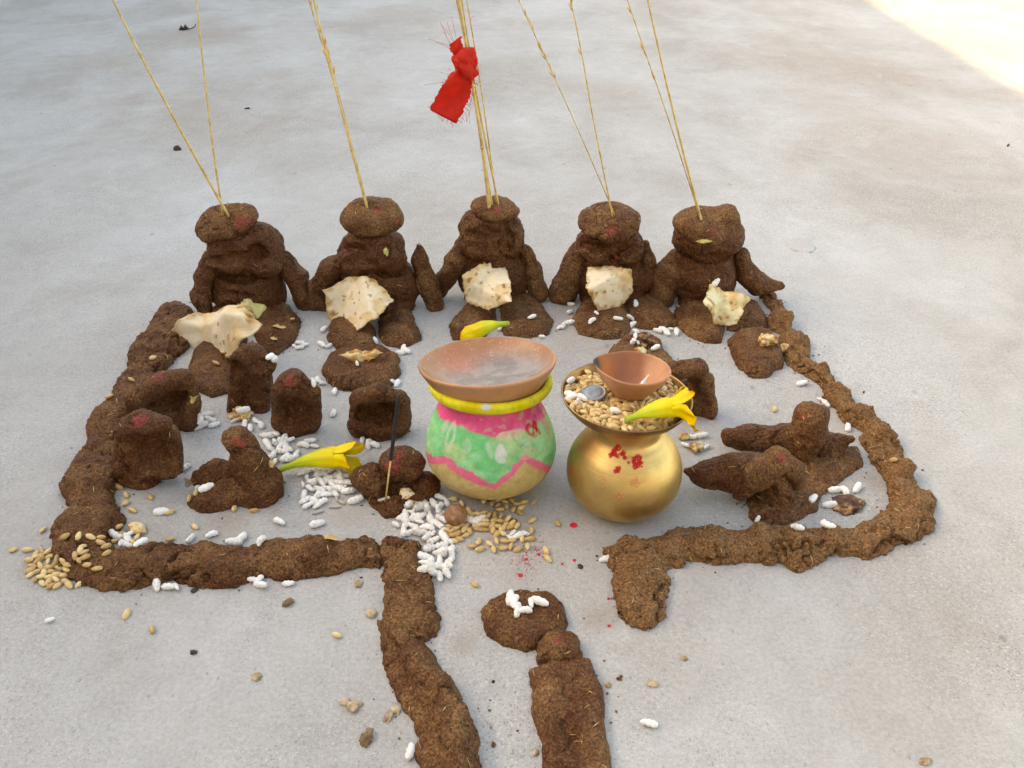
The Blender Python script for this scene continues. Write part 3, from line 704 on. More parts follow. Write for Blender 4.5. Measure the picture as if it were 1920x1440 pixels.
lumps("dung_figure", "front dung figure lying in the right corner, pointed at its left end", (1400, 925), [
    ("body", [("C", [(1290, 882, 0, 8), (1325, 890, 0, 24), (1390, 884, 0, 38), (1430, 890, 0, 36)]), ("E", 1345, 915, -34, 18, 14, 12, None, True, 0.008)], 0.0),
    ("arm", [("C", [(1390, 920, -26, 20), (1425, 890, -30, 28), (1462, 862, -24, 20)]), ("C", [(1462, 862, -24, 18), (1485, 880, -20, 16), (1492, 905, -16, 16)])], 0.4),
    ("leg", [("C", [(1455, 900, -20, 30), (1460, 940, -30, 34)]), ("C", [(1420, 935, -20, 16), (1418, 962, -26, 14)]), ("C", [(1435, 930, -52, 4), (1440, 960, -56, 4)], dict(dent=True, k=0.006))], 0.25)], 560, [(1466, 852, 12)], group=FR)

# the figure lying in the gateway
org = G(1040, 1280); org[2] = 0
t = thing("dung_figure", "dung figure lying in the gateway with rice on its round flat head", "figure", org)
for nm, ol, h, w, sd, dr, ex in [
    ("head", [(905, 1150), (925, 1122), (965, 1110), (1020, 1112), (1055, 1134), (1066, 1168), (1056, 1198), (1012, 1214), (985, 1226), (945, 1210), (915, 1188)], 26, 26, 581, 0.28, [("E", 985, 1140, 0, 55, 45, 8, None, True, 0.02)]),
    ("shoulder", [(998, 1222), (1010, 1200), (1045, 1194), (1085, 1206), (1093, 1238), (1080, 1254), (1040, 1262), (1005, 1250)], 40, 36, 583, 0.3, []),
    ("body", [(990, 1262), (1040, 1246), (1104, 1238), (1127, 1290), (1132, 1345), (1146, 1400), (1142, 1500), (1022, 1500), (1010, 1400), (988, 1330)], 28, 28, 585, 0.3, "groove")]:
    c = Clay(org[1], sd, 0.0019, 0.006); c.M(ol, h, w)
    if ex == "groove":
        for a, b, r in [((1068, 1340), (1082, 1385), 10), ((1082, 1385), (1082, 1500), 15)]:
            p, q = G(*a, 0.016), G(*b, 0.014); s_ = mpp(p)
            c.ops.append(('c', True, 0.008, p, q, r * s_, r * s_))
    link(nm, c.mesh(nm, org, 1.1 if nm != "body" else 0.8, 0.005, [(1045, 1192, 9)] if nm == "shoulder" else (), dry=dr), D, t)
# ------------------------------------------------------------------ turned vessels
def dense(prof, n):
    p = np.array(prof, float)
    d = np.r_[0, np.cumsum(np.sqrt((np.diff(p, axis=0) ** 2).sum(1)))]
    t = np.linspace(0, d[-1], n)
    # Catmull-Rom through the profile points
    out = np.zeros((n, 2))
    seg = np.clip(np.searchsorted(d, t, side='right') - 1, 0, len(p) - 2)
    u = (t - d[seg]) / (d[seg + 1] - d[seg])
    P0 = p[np.maximum(seg - 1, 0)]; P1 = p[seg]; P2 = p[seg + 1]; P3 = p[np.minimum(seg + 2, len(p) - 1)]
    u = u[:, None]
    return 0.5 * ((2 * P1) + (-P0 + P2) * u + (2 * P0 - 5 * P1 + 4 * P2 - P3) * u ** 2 + (-P0 + 3 * P1 - 3 * P2 + P3) * u ** 3)
def lathe(prof, nth, scale, n=120, wob=0.0, seed=0):
    q = dense(prof, n); q[:, 0] = np.maximum(q[:, 0], 0.05)
    th = np.linspace(0, 2 * np.pi, nth, endpoint=False)
    a = th[None, :]
    X = q[:, :1] * np.sin(a); Y = -q[:, :1] * np.cos(a); Z = np.repeat(q[:, 1:], nth, 1)
    v = np.stack([X, Y, Z], -1).reshape(-1, 3) * scale
    if wob:
        v = v + np.stack([fbm(v, 14, seed, 2), fbm(v, 14, seed + 1, 2), fbm(v, 14, seed + 2, 2)], -1) * wob
    i = np.arange(n * nth).reshape(n, nth)
    j = np.roll(i, -1, 1)
    f = np.stack([i[:-1], j[:-1], j[1:], i[1:]], -1).reshape(-1, 4)
    A = np.repeat(th[None, :], n, 0).ravel(); A = (A + np.pi) % (2 * np.pi) - np.pi
    return v, f, A, np.repeat(q[:, 1], nth), np.repeat(q[:, 0], nth)
def spot_finder(o, v):
    bpy.context.view_layer.update()
    M = np.array(o.matrix_world)
    w = v @ M[:3, :3].T + M[:3, 3]
    qx, qy = project(w); dep = w[:, 1] * CP - (w[:, 2] - CAM_H) * SP
    def find(px, py):
        d = (qx - px) ** 2 + (qy - py) ** 2
        c = np.where(d < 36)[0]
        if len(c) == 0: c = np.argsort(d)[:5]
        return c[np.argmin(dep[c])]
    return find
def L3(a, b, t): return np.asarray(a) + (np.asarray(b) - np.asarray(a)) * np.asarray(t)[:, None]
def sst(x, a, b):
    t = np.clip((x - a) / (b - a), 0, 1); return t * t * (3 - 2 * t)

# painted clay pot
pc = G(921, 905); ps = mpp(pc + np.array([0, 0, 0.03]))
pot = thing("painted_pot", "round clay pot painted green, pink and yellow under the large saucer", "pot", pc, rot=(math.radians(-7.5), 0, 0))
prof = [(0, 0), (45, 1), (88, 18), (112, 46), (121, 76), (119, 106), (109, 138), (98, 160), (91, 172), (89, 184), (95, 196), (104, 204)]
v, f, A, Z, R = lathe(prof, 300, ps, 200, 0.0012, 4)
me = mesh_np("belly", v, f)
body = link("belly", me, MAT['potpaint'], pot)
find = spot_finder(body, v)
sp_ = v / ps
nA = fbm(v, 45, 9, 3); nB = fbm(v, 110, 12, 3); nC = fbm(v, 22, 15, 2); nD = fbm(v, 240, 18, 2)
stroke = fbm(v * np.array([1, 1, 1.6]), 38, 22, 4)
cream = L3((0.50, 0.37, 0.15), (0.60, 0.47, 0.22), sst(nA, -.3, .4))
green = L3((0.12, 0.50, 0.20), (0.28, 0.66, 0.35), sst(stroke, -.35, .35))
pale = np.array([0.50, 0.52, 0.27])
green = L3(green, np.repeat(pale[None], len(v), 0), 0.5 * sst(nC + 0.45 * nA + 0.2 * nB, 0.15, 0.8))
zig = [(790, 862), (826, 868), (838, 876), (930, 919), (988, 862), (1000, 872), (1040, 892)]
za = []
for x, y in zig:
    i = find(x, y); za.append((A[i], Z[i]))
za = sorted(za); zx = [a for a, _ in za]; zz = [z for _, z in za]
zx = [-3.2, -2.6, -2.0] + zx + [2.0, 2.6, 3.2]; zz = [55, 85, 50] + zz + [80, 50, 85]
zl = np.interp(A, zx, zz) + 3.0 * nB * 2
col = L3(cream, green, sst(Z - zl, -2, 3))
band = np.clip(1 - np.abs(Z - zl - 4) / (13 + 5 * nA), 0, 1)
col = L3(col, np.repeat([[0.80, 0.12, 0.27]], len(v), 0), 0.92 * sst(band + 0.25 * nB, 0.15, 0.45))
neck = sst(Z + 9 * nC + 2.5 * nB, 157, 163)
pinkn = L3((0.74, 0.09, 0.24), (0.84, 0.20, 0.36), sst(stroke, -.3, .4))
col = L3(col, pinkn, neck)
col = L3(col, np.repeat([[0.55, 0.45, 0.25]], len(v), 0), 0.4 * neck * sst(nA + nB * .5, 0.38, 0.6) )
def dab(px, py, rx, rz, c, amt=0.9, ring=False, ang=0.0):
    global col
    i = find(px, py)
    da = (A - A[i] + np.pi) % (2 * np.pi) - np.pi
    x = da * R[i]; z = (Z - Z[i])
    x, z = x * math.cos(ang) + z * math.sin(ang), -x * math.sin(ang) + z * math.cos(ang)
    d = np.sqrt((x / rx) ** 2 + (z / rz) ** 2) + 0.22 * nB + 0.15 * nD
    m = 1 - sst(d, 0.8, 1.05)
    if ring: m = m * sst(d, 0.35, 0.6)
    col = L3(col, np.repeat([c], len(v), 0), amt * m * (0.75 + 0.25 * sst(nD, -.4, .1)))
silver = (0.62, 0.62, 0.63)
dab(945, 853, 11, 17, silver, 0.85); dab(917, 848, 5, 16, silver, 0.4, False, 0.35); dab(838, 818, 11, 26, silver, 0.55, True); dab(870, 838, 8, 14, silver, 0.3)
dab(828, 800, 8, 14, silver, 0.35); dab(992, 838, 10, 12, silver, 0.3); dab(960, 812, 30, 8, (0.60, 0.55, 0.36), 0.85); dab(1030, 800, 9, 26, (0.72, 0.25, 0.3), .6)
dab(845, 850, 26, 16, (0.55, 0.55, 0.30), 0.5); dab(1000, 850, 24, 10, (0.6, 0.5, 0.3), 0.45)
redk = (0.48, 0.012, 0.012)
dab(1008, 797, 8, 10, redk, 0.95); dab(1014, 806, 6, 9, redk, 0.95, False, 0.5); dab(1001, 806, 12, 14, redk, 0.8, True); dab(1010, 818, 9, 4, redk, 0.5)
chip = sst(nB + 0.6 * nD + 0.3 * nA, 0.58, 0.72)
col = L3(col, np.repeat([[0.52, 0.42, 0.24]], len(v), 0), 0.6 * chip)
dirt = sst(nA - 0.5 * nD, 0.35, 0.7); col = L3(col, col * 0.55, 0.6 * dirt)
add_col(me, "col", col)
# rolled yellow rim
rp = [(101, 198), (108, 203), (112, 210), (113, 217), (110, 222), (103, 222), (98, 217), (92, 206), (86, 190)]
v, f, A, Z, R = lathe(rp, 300, ps, 60, 0.001, 6)
me = mesh_np("rim", v, f); rim = link("rim", me, MAT['potpaint'], pot)
find = spot_finder(rim, v)
nA = fbm(v, 45, 31, 3); nB = fbm(v, 110, 32, 3); nD = fbm(v, 240, 18, 2)
col = L3((0.66, 0.55, 0.018), (0.74, 0.68, 0.05), sst(nA, -.4, .4))
col = L3(col, np.repeat([[0.45, 0.36, 0.05]], len(v), 0), 0.55 * sst(nB + 0.4 * nD, 0.22, 0.5))
col = L3(col, np.repeat([[0.48, 0.32, 0.06]], len(v), 0), 0.6 * (1 - sst(Z + 3 * nA, 199, 204)))
dab(908, 769, 9, 7, silver, 0.9)
add_col(me, "col", col)

# large clay saucer on the pot
Mp = pot.matrix_world.copy()
bpy.context.view_layer.update(); Mp = pot.matrix_world.copy()
sc_loc = Mp @ Vector((-2 * ps, 0, 190 * ps))
sau = bpy.data.objects.new("clay_saucer", None)
v, f, A, Z, R = lathe([(0, 0), (50, 0), (86, 3), (100, 18), (113, 38), (124, 56), (128, 63), (127.5, 67), (124, 67.5), (119, 63), (104, 52), (80, 43), (40, 37), (0, 35)], 320, ps * 0.965, 190, 0.0010, 8)
me = mesh_np("clay_saucer", v, f)
sau = link("clay_saucer", me, MAT['saucer'], None, sc_loc, (math.radians(-10.5), math.radians(-2.6), 0))
tag(sau, "wide terracotta saucer with grey oily residue on the painted pot", "saucer")
nA = fbm(v, 30, 41, 3); nB = fbm(v, 90, 42, 3); nD = fbm(v, 330, 43, 2)
clay = L3((0.36, 0.155, 0.068), (0.48, 0.235, 0.115), sst(nA, -.4, .4))
col = clay.copy()
i = np.arange(len(v)); inner = (np.repeat(np.arange(190), 320) > 108)
x, y = v[:, 0] / ps, v[:, 1] / ps
red_l = np.exp(-(((x + 55) / 42) ** 2 + ((y - 45) / 45) ** 2))
col = L3(col, np.repeat([[0.42, 0.12, 0.05]], len(v), 0), 0.9 * red_l * inner)
grey = np.exp(-((((x - 12) / 104) ** 2 + ((y + 10) / 98) ** 2) ** 2))
grey = np.clip(grey * 1.15 + 0.25 * nA, 0, 1) * (1 - 0.75 * red_l)
gcol = L3((0.15, 0.148, 0.15), (0.24, 0.23, 0.228), sst(nB + 0.4 * nA, -.35, .4))
col = L3(col, gcol, 0.9 * grey * inner)
speck = sst(fbm(v, 420, 44, 1), 0.62, 0.75) * sst(fbm(v, 36, 46, 2), -0.25, 0.15)
film = np.clip(1.2 - R / 118, 0, 1)
add_float(me, 'speck', inner * sst(film, 0.02, 0.2))
soot = (1 - sst(np.sqrt((x - 62) ** 2 + (y + 60) ** 2) + 20 * nA, 10, 40)) * inner
col = L3(col, np.repeat([[0.5, 0.46, 0.44]], len(v), 0), 0.0 * soot)
add_col(me, "col", col)

# brass pot
bc = G(1165, 938); bs = mpp(bc + np.array([0, 0, 0.03]))
bpot = thing("brass_pot", "shiny round brass pot with red marks under the grain dish", "pot", bc)
prof = [(0, 0), (40, 1), (78, 14), (100, 42), (107, 72), (103, 104), (90, 130), (72, 150), (62, 160), (58.5, 168), (59, 178), (63, 190), (70, 202), (76, 212), (78, 217)]
q = dense(prof, 420)
for zc, wd, dp in [(118, 1.1, .9), (122, 0.9, .8), (126, 1.1, .9), (140, 1.0, .8), (146, 1.0, .8), (156, 1.6, 1.2), (164, 1.5, 1.0), (176, 2.0, -1.4), (184, 1.3, 1.0), (196, 1.6, 1.0)]:
    q[:, 0] -= 0.17 * dp * np.exp(-((q[:, 1] - zc) / wd) ** 2)
nth = 300; th = np.linspace(0, 2 * np.pi, nth, endpoint=False); n = len(q); q[:, 0] = np.maximum(q[:, 0], .05)
v = np.stack([q[:, :1] * np.sin(th), -q[:, :1] * np.cos(th), np.repeat(q[:, 1:], nth, 1)], -1).reshape(-1, 3) * bs
v = v + np.stack([fbm(v, 18, 51, 2), fbm(v, 18, 52, 2), v[:, 0] * 0], -1) * 0.0005
ii = np.arange(n * nth).reshape(n, nth); jj = np.roll(ii, -1, 1)
f = np.stack([ii[:-1], jj[:-1], jj[1:], ii[1:]], -1).reshape(-1, 4)
A = (np.repeat(th[None], n, 0).ravel() + np.pi) % (2 * np.pi) - np.pi; Z = np.repeat(q[:, 1], nth)
me = mesh_np("belly", v, f)
bb = link("belly", me, MAT['brass'], bpot)
find = spot_finder(bb, v)
red = np.zeros(len(v)); nz = fbm(v, 320, 55, 3); nzf = fbm(v, 700, 57, 2)
for px, py, r, st in [(1147, 846, 8, 1), (1153, 843, 7, 1), (1163, 847, 5, 1), (1170, 852, 4, 1), (1157, 852, 3, .9), (1155, 876, 6, 1), (1150, 879, 4, .9), (1192, 858, 7, 1), (1200, 855, 7, 1), (1204, 864, 6, 1), (1196, 869, 5, 1),
                      (1158, 936, 9, .55), (1168, 938, 7, .5), (1178, 862, 3, .8), (1208, 840, 7, .3), (1196, 905, 8, .35), (1125, 900, 7, .3), (1128, 915, 6, .3)]:
    i = find(px, py); d = np.sqrt(((v - v[i]) ** 2).sum(1)) / bs
    red = np.maximum(red, st * np.clip((r * 1.25 - d + 0.8 * r * nz) / (0.3 * r), 0, 1) * (1 if st > .7 else sst(nzf, -0.05, .15)))
add_float(me, "red", red)
# engraved lines: wavy festoons between the rings and round flowers on the belly
gro = np.zeros(len(v))
fest = 112 - 6 * np.abs(np.sin(A * 12)); gro -= np.exp(-((Z - fest) / 0.8) ** 2) * 0.08
for k_ in range(9):
    a0 = -np.pi + k_ * 2 * np.pi / 9 + 0.25
    da = (A - a0 + np.pi) % (2 * np.pi) - np.pi
    rr = np.sqrt((da * 106) ** 2 + (Z - 80) ** 2)
    for r0 in (6, 10, 14): gro -= np.exp(-((rr - r0) / 0.7) ** 2) * 0.12 * (np.sin(np.arctan2(Z - 80, da * 106) * 8) > -0.3)
add_float(me, "groove", gro)
# dish on the brass pot
dl = Vector(bc) + Vector((-9 * bs, 0, 196 * bs))
bs = bs * 0.945
DROT = Euler((math.radians(-1.0), math.radians(2.5), 0))
dish = thing("brass_dish", "dull brass dish of wheat resting on the brass pot", "dish", dl, rot=DROT)
v, f, A, Z, R = lathe([(0, 0), (50, 0), (74, 3), (98, 17), (114, 34), (122, 48), (122, 50), (120, 50), (112, 36), (96, 21), (72, 8), (40, 5), (0, 5)], 240, bs, 130, 0.0004, 14)
me = mesh_np("bowl", v, f); add_float(me, "red", np.zeros(len(v))); add_float(me, "groove", np.zeros(len(v)))
link("bowl", me, MAT['bronze'], dish)
bpy.context.view_layer.update(); MD = dish.matrix_world.copy()

# ------------------------------------------------------------------ grains
rng = random.Random(7)
def grain_mesh(name, L, Wd, Hh, seed, bend=0.0, crease=0.0, ridges=0.0, nu=14, nv=10, blunt=2.0, lump=0.06):
    u = np.linspace(0, np.pi, nu); w = np.linspace(0, 2 * np.pi, nv, endpoint=False)
    U, W_ = np.meshgrid(u, w, indexing='ij')
    x = -np.cos(U); prof = np.clip(1 - np.abs(x) ** blunt, 0, 1) ** (1 / blunt if blunt > 2 else 0.5)
    prof = prof * (1 - 0.12 * x * (1 if seed % 2 else -1))
    prof = prof * (1 + ridges * np.sin(x * 11 + seed))
    y = prof * np.cos(W_); z = prof * np.sin(W_)
    z = z + crease * np.exp(-(y / 0.22) ** 2) * (z < 0) * 0.8
    P = np.stack([x * L / 2, y * Wd / 2 + bend * L * (x ** 2 - 0.4), z * Hh / 2], -1).reshape(-1, 3)
    nn = fbm(P / L, 2.6, seed, 2)
    P = P * (1 + lump * nn[:, None])
    i = np.arange(nu * nv).reshape(nu, nv); j = np.roll(i, -1, 1)
    f = np.stack([i[:-1], i[1:], j[1:], j[:-1]], -1).reshape(-1, 4)
    return mesh_np(name, P, f)
U_ = mpp(G(800, 980))                         # pixel size in the middle of the yard
WHEAT = [grain_mesh("wheat_grain", 20 * U_ * q, 10.5 * U_ * q, 9 * U_ * q, s, 0.0, 0.35, 0, 12, 10, 2.0, 0.10) for s, q in ((1, 1), (2, .93), (3, 1.06))]
PUFF = [grain_mesh("puffed_rice_grain", 30 * U_ * q, 13.5 * U_ * q, 12 * U_ * q, s, b, 0.0, r, 26, 14, 2.6, 0.17) for s, q, b, r in ((4, 1, 0.03, .09), (5, .85, 0.10, .10), (6, 1.05, 0.0, .07), (7, .72, 0.05, .09), (8, .95, -0.12, .11), (9, .6, 0.0, .12), (13, .9, 0.06, .1))]
for m_ in WHEAT: m_.materials.append(MAT['wheat'])
for m_ in PUFF: m_.materials.append(MAT['puff'])
def caster():
    bpy.context.view_layer.update()
    dg = bpy.context.evaluated_depsgraph_get()
    def cast(px, py):
        d = Vector(ray(px, py)).normalized()
        ok, loc, nor, idx, ob, mt = scene.ray_cast(dg, Vector(CAMP), d)
        if not ok: return Vector(G(px, py)), Vector((0, 0, 1)), None
        return loc, nor, ob
    return cast
def settle(o, loc, nor, half, yaw=None, tilt=0.15, sc=1.0, up=0.35):
    n = (Vector(nor) * (1 - up) + Vector((0, 0, 1)) * up)
    n = n.normalized()
    q = n.to_track_quat('Z', 'Y') @ Quaternion((0, 0, 1), rng.uniform(0, 2 * math.pi) if yaw is None else yaw)
    q = q @ Euler((rng.uniform(-1.4, 1.4) if tilt > 0.1 else 0, rng.uniform(-tilt, tilt), 0)).to_quaternion()
    o.rotation_mode = 'QUATERNION'; o.rotation_quaternion = q
    o.location = Vector(loc) + n * half
    o.scale = (sc, sc, sc)
def put(kind, px, py, cast, label, group, yaw=None, sc=None):
    meshes, nm, cat, half = (PUFF, "puffed_rice", "puffed rice", 5.6 * U_) if kind == 'p' else (WHEAT, "wheat_grain", "wheat grain", 3.8 * U_)
    loc, nor, ob = cast(px, py)
    if ob is not None and ob.name.split('.')[0] in ('betel_nut', 'petal', 'corolla_tube', 'stalk', 'incense_paste', 'bamboo_core', 'belly', 'rim', 'toasted_nut', 'clay_saucer'): return None
    o = link(nm, rng.choice(meshes))
    settle(o, loc, nor, half, yaw, 0.16, sc if sc else rng.uniform(0.86, 1.1))
    return tag(o, label, cat, group)
def inside(x, y, poly):
    c = False; n_ = len(poly)
    for i in range(n_):
        x1, y1 = poly[i]; x2, y2 = poly[(i + 1) % n_]
        if (y1 > y) != (y2 > y) and x < (x2 - x1) * (y - y1) / (y2 - y1) + x1: c = not c
    return c
def fill(poly, n_, mind, taken=None):
    xs = [p[0] for p in poly]; ys = [p[1] for p in poly]; out = taken if taken is not None else []; res = []
    for _ in range(n_ * 60):
        if len(res) >= n_: break
        x, y = rng.uniform(min(xs), max(xs)), rng.uniform(min(ys), max(ys))
        if inside(x, y, poly) and all((x - a) ** 2 + ((y - b) * 1.35) ** 2 > mind ** 2 for a, b in out):
            out.append((x, y)); res.append((x, y))
    return res
# ------------------------------------------------------------------ flatbread, bread, flowers
def sheet_mesh(name, size, radii, folds, seed, thick=0.0016, crumple=0.35, cols=None, dome=0.0):
    """a torn piece of flatbread: outline radii round the centre, folds (angle, offset, height)"""
    nr, nt_ = 22, 84
    th = np.linspace(0, 2 * np.pi, nt_, endpoint=False)
    nk = len(radii); ka = np.linspace(0, 2 * np.pi, nk, endpoint=False)
    pv = np.stack([np.array(radii) * np.cos(ka), np.array(radii) * np.sin(ka)], -1)
    rad = np.zeros(nt_)
    for q_, tq in enumerate(th):                      # straight torn edges between the corners
        m_ = int(tq / (2 * np.pi) * nk) % nk; p0_, p1_ = pv[m_], pv[(m_ + 1) % nk]
        e_ = p1_ - p0_; dr_ = np.array([math.cos(tq), math.sin(tq)])
        rad[q_] = (p0_[0] * e_[1] - p0_[1] * e_[0]) / (dr_[0] * e_[1] - dr_[1] * e_[0])
    tear = fbm(np.stack([np.cos(th), np.sin(th), 0 * th], -1), 6.0, seed, 3)
    rad = rad * (1 + 0.07 * tear + 0.015 * np.random.RandomState(seed).randn(nt_))
    rr = np.linspace(0.02, 1, nr)
    X = rr[:, None] * rad * np.cos(th); Y = rr[:, None] * rad * np.sin(th)
    Pn = np.stack([X, Y, X * 0], -1)
    Z = crumple * 0.5 * fbm(Pn, 1.7, seed + 5, 3) + 0.05 * crumple * fbm(Pn, 6, seed + 8, 2) - dome * (X ** 2 + Y ** 2)
    for ang, off, hgt in folds:
        dd = X * math.cos(ang) + Y * math.sin(ang) - off
        Z = Z - hgt * np.sqrt(dd ** 2 + 0.0008)
    edge = np.repeat(rr[:, None], nt_, 1)
    Z = Z + 0.3 * crumple * fbm(Pn, 3.2, seed + 9, 2) * edge ** 3
    P = np.stack([X, Y, Z], -1) * size
    top = P.reshape(-1, 3); N0 = len(top)
    bot = top.copy(); bot[:, 2] -= thick
    i = np.arange(N0).reshape(nr, nt_); j = np.roll(i, -1, 1)
    f = np.stack([i[:-1], i[1:], j[1:], j[:-1]], -1).reshape(-1, 4)
    fb = f[:, ::-1] + N0
    rimf = np.stack([i[-1], i[-1] + N0, j[-1] + N0, j[-1]], -1)
    cap1 = [[i[0, k], i[0, (k + 1) % nt_], i[0, (k + 2) % nt_], i[0, (k + 3) % nt_]] for k in ()]
    me = mesh_np(name, np.r_[top, bot], np.r_[f, fb, rimf])
    n1 = fbm(top / size, 2.5, seed + 20, 3); n2 = fbm(top / size, 7.0, seed + 21, 2)
    base, mid, brown = cols or ((0.78, 0.665, 0.49), (0.70, 0.50, 0.27), (0.24, 0.09, 0.03))
    c = L3(base, mid, sst(n1 + 0.5 * (edge.ravel() - 0.6), -0.1, 0.4))
    c = L3(c, np.repeat([brown], N0, 0), 0.85 * sst(n2 + 0.5 * n1, 0.46, 0.62))
    c = L3(c, np.repeat([[0.42, 0.22, 0.06]], N0, 0), 0.7 * sst(edge.ravel() + 0.3 * n2, 0.86, 1.02))
    add_col(me, "col", np.r_[c, c * 0.92])
    return me
cast = caster()
def bread_sheet(label, px, py, size, radii, folds, seed, tilt=(35, 0, 0), lift=0.25, cols=None, crumple=0.35, name="flatbread", cat="flatbread", mat='roti', dome=0.0):
    loc, nor, ob = cast(px, py); s = mpp(loc)
    me = sheet_mesh(name, size * s, radii, folds, seed, 2.0 * s, crumple, cols, dome)
    o = link(name, me, MAT[mat], None, loc + Vector((0, -0.55 * size * s if size > 25 else -0.2 * size * s, lift * size * s)), [math.radians(a) for a in tilt])
    return tag(o, label, cat)
YEL = ((0.70, 0.62, 0.28), (0.58, 0.46, 0.12), (0.42, 0.36, 0.12))
bread_sheet("large torn flatbread with folded edges in front of the leftmost figure", 418, 640, 96, [1.15, .75, .5, .8, 1.2, .6, .45, .8], [(1.45, 0.2, .8), (0.15, -0.35, -.7), (0.6, .45, .8)], 601, (38, 4, -5), 0.55, crumple=0.35)
bread_sheet("yellow potato-stained scrap of bread in the leftmost figure's lap", 475, 578, 30, [1, .7, .6, 1.1, .8, .7, .9], [(0.4, 0, .8), (1.8, .2, .4)], 603, (50, 0, 10), 0.4, YEL, 0.4)
bread_sheet("pointed folded flatbread on the lap of the second figure", 682, 588, 58, [1.05, .85, .9, 1.15, 1.0, 1.1, .85], [(0.1, 0.2, 1.1), (-0.5, -.45, -.8)], 605, (50, 6, 12), 0.75, crumple=0.22)
bread_sheet("pale flatbread quarter standing on the middle figure's lap", 918, 545, 54, [0.75, 1.05, .8, 1.0, .95, .85, .9], [(0.9, -0.25, .6), (2.3, .3, -.7)], 607, (58, -6, 10), 0.48, crumple=0.2)
bread_sheet("smooth domed flatbread piece on the fourth figure's lap", 1142, 545, 48, [.85, 1.0, .85, 1.15, 1.0, 1.1, .8], [(2.4, .2, .8), (0.4, .4, -.7)], 609, (52, 8, -14), 0.52, crumple=0.25, dome=0.3)
bread_sheet("crumpled yellowish flatbread with a rolled flap on the rightmost figure's lap", 1342, 590, 46, [1.1, .75, .9, 1.05, .75, 1.0], [(-0.5, 0.1, -.9), (1.9, .1, .7)], 611, (46, 0, 15), 0.75, ((0.76, 0.67, 0.42), (0.66, 0.46, 0.22), (0.35, 0.15, 0.05)), 0.4)
bread_sheet("toasted crust strip lying on the oval patty", 680, 664, 38, [1.15, .5, .35, .5, 1.1, .4, .3, .45], [(1.57, 0, .7)], 613, (35, 0, 6), 0.3, ((0.72, 0.52, 0.26), (0.55, 0.28, 0.09), (0.14, 0.04, 0.015)), 0.8, name="bread_crust", cat="bread crust")
bread_sheet("upper of the two dry bread flakes beside the incense lump", 762, 927, 16, [1, .8, .9, 1.1, .7], [(0.5, 0, .5)], 615, (35, 0, 0), 0.4, crumple=0.6, name="bread_flake", cat="bread flake")
bread_sheet("lower of the two dry bread flakes beside the incense lump", 782, 945, 20, [1.1, .7, .9, 1.0, .8], [(1.2, 0, .3)], 617, (25, 0, 30), 0.3, crumple=0.5, name="bread_flake", cat="bread flake")
bread_sheet("small pale flatbread flap by the second figure's left hand", 632, 590, 15, [1.2, .7, .8, 1.2, .6], [(0.8, 0, .5)], 619, (30, 0, 0), 0.4, crumple=0.6, name="bread_flake", cat="bread flake")
bread_sheet("yellow food smear stuck on the second figure's face", 722, 474, 13, [1, .8, 1.1, .8, .9, .7], [(0.6, 0, .5)], 621, (70, 0, 0), 0.1, YEL, 0.8, name="food_scrap", cat="food scrap")
bread_sheet("straw-coloured husk stuck to the rightmost figure's cap", 1318, 452, 13, [1.5, .4, .35, 1.2, .4, .35], [(1.5, 0, .3)], 623, (70, 0, 0), 0.06, YEL, 0.6, name="husk", cat="husk")

def lump_mesh(name, r, seed, amp=0.35, sub=3, freq=1.6):
    import bmesh
    bm = bmesh.new(); bmesh.ops.create_icosphere(bm, subdivisions=sub, radius=1.0)
    v = np.array([x.co[:] for x in bm.verts]); f = np.array([[q.index for q in p.verts] for p in bm.faces]); bm.free()
    v = v * (1 + amp * fbm(v, freq, seed, 3) + 0.35 * amp * fbm(v, freq * 3, seed + 4, 2))[:, None]
    return mesh_np(name, v * np.array(r), f)
def crumb(name, label, cat, px, py, r, seed, mat, amp=0.45, lift=0.55, group=None, sub=3, rot=None):
    loc, nor, ob = cast(px, py); s = mpp(loc)
    o = link(name, lump_mesh(name, np.array(r) * np.array([1, 1, 0.8]) * s, seed, amp * 1.25, sub), MAT[mat], None, loc + Vector((0, 0, r[2] * s * lift * 0.7)), rot or (rng.uniform(-.3, .3), rng.uniform(-.3, .3), rng.uniform(0, 6)))
    return tag(o, label, cat, group)
crumb("bread_crumb", "broken brown bread chunk in front of the upright hollow-topped lump", "bread crumb", 455, 783, (19, 16, 15), 701, 'bread', 0.6, sub=4, rot=(0, 0, 0))
crumb("bread_crumb", "larger white-brown bread crumb on the patty by the right border", "bread crumb", 1440, 644, (17, 13, 15), 703, 'bread', 0.6, sub=4, rot=(0, 0, 0))
crumb("bread_crumb", "smaller bread crumb beside the patty on the right border", "bread crumb", 1472, 656, (11, 9, 9), 705, 'bread', 0.6, sub=4)
crumb("burnt_crumb", "burnt bread clump heaped on the patty behind the clay lamp", "burnt crumb", 1205, 642, (22, 18, 13), 707, 'char', 0.7, sub=4)
crumb("burnt_crumb", "small orange burnt crumb at the front of the clump behind the clay lamp", "burnt crumb", 1200, 660, (10, 9, 8), 709, 'bread', 0.6)
crumb("burnt_crumb", "charred bread piece with a pale centre in the right corner", "burnt crumb", 1590, 948, (30, 24, 9), 711, 'char', 0.5, sub=4, rot=(0, 0, 0.6))
crumb("bread_crumb", "small toasted bread crumb right of the brass pot, next to the dish", "bread crumb", 1281, 822, (10, 9, 9), 713, 'bread', 0.5)
crumb("bread_crumb", "frayed bread crumb among puffed rice right of the brass pot", "bread crumb", 1306, 842, (15, 12, 11), 715, 'bread', 0.6, sub=4)
crumb("toasted_nut", "dark-ended golden nut inside the front left corner", "nut", 258, 994, (19, 13, 11), 717, 'bread', 0.25, 0.7)
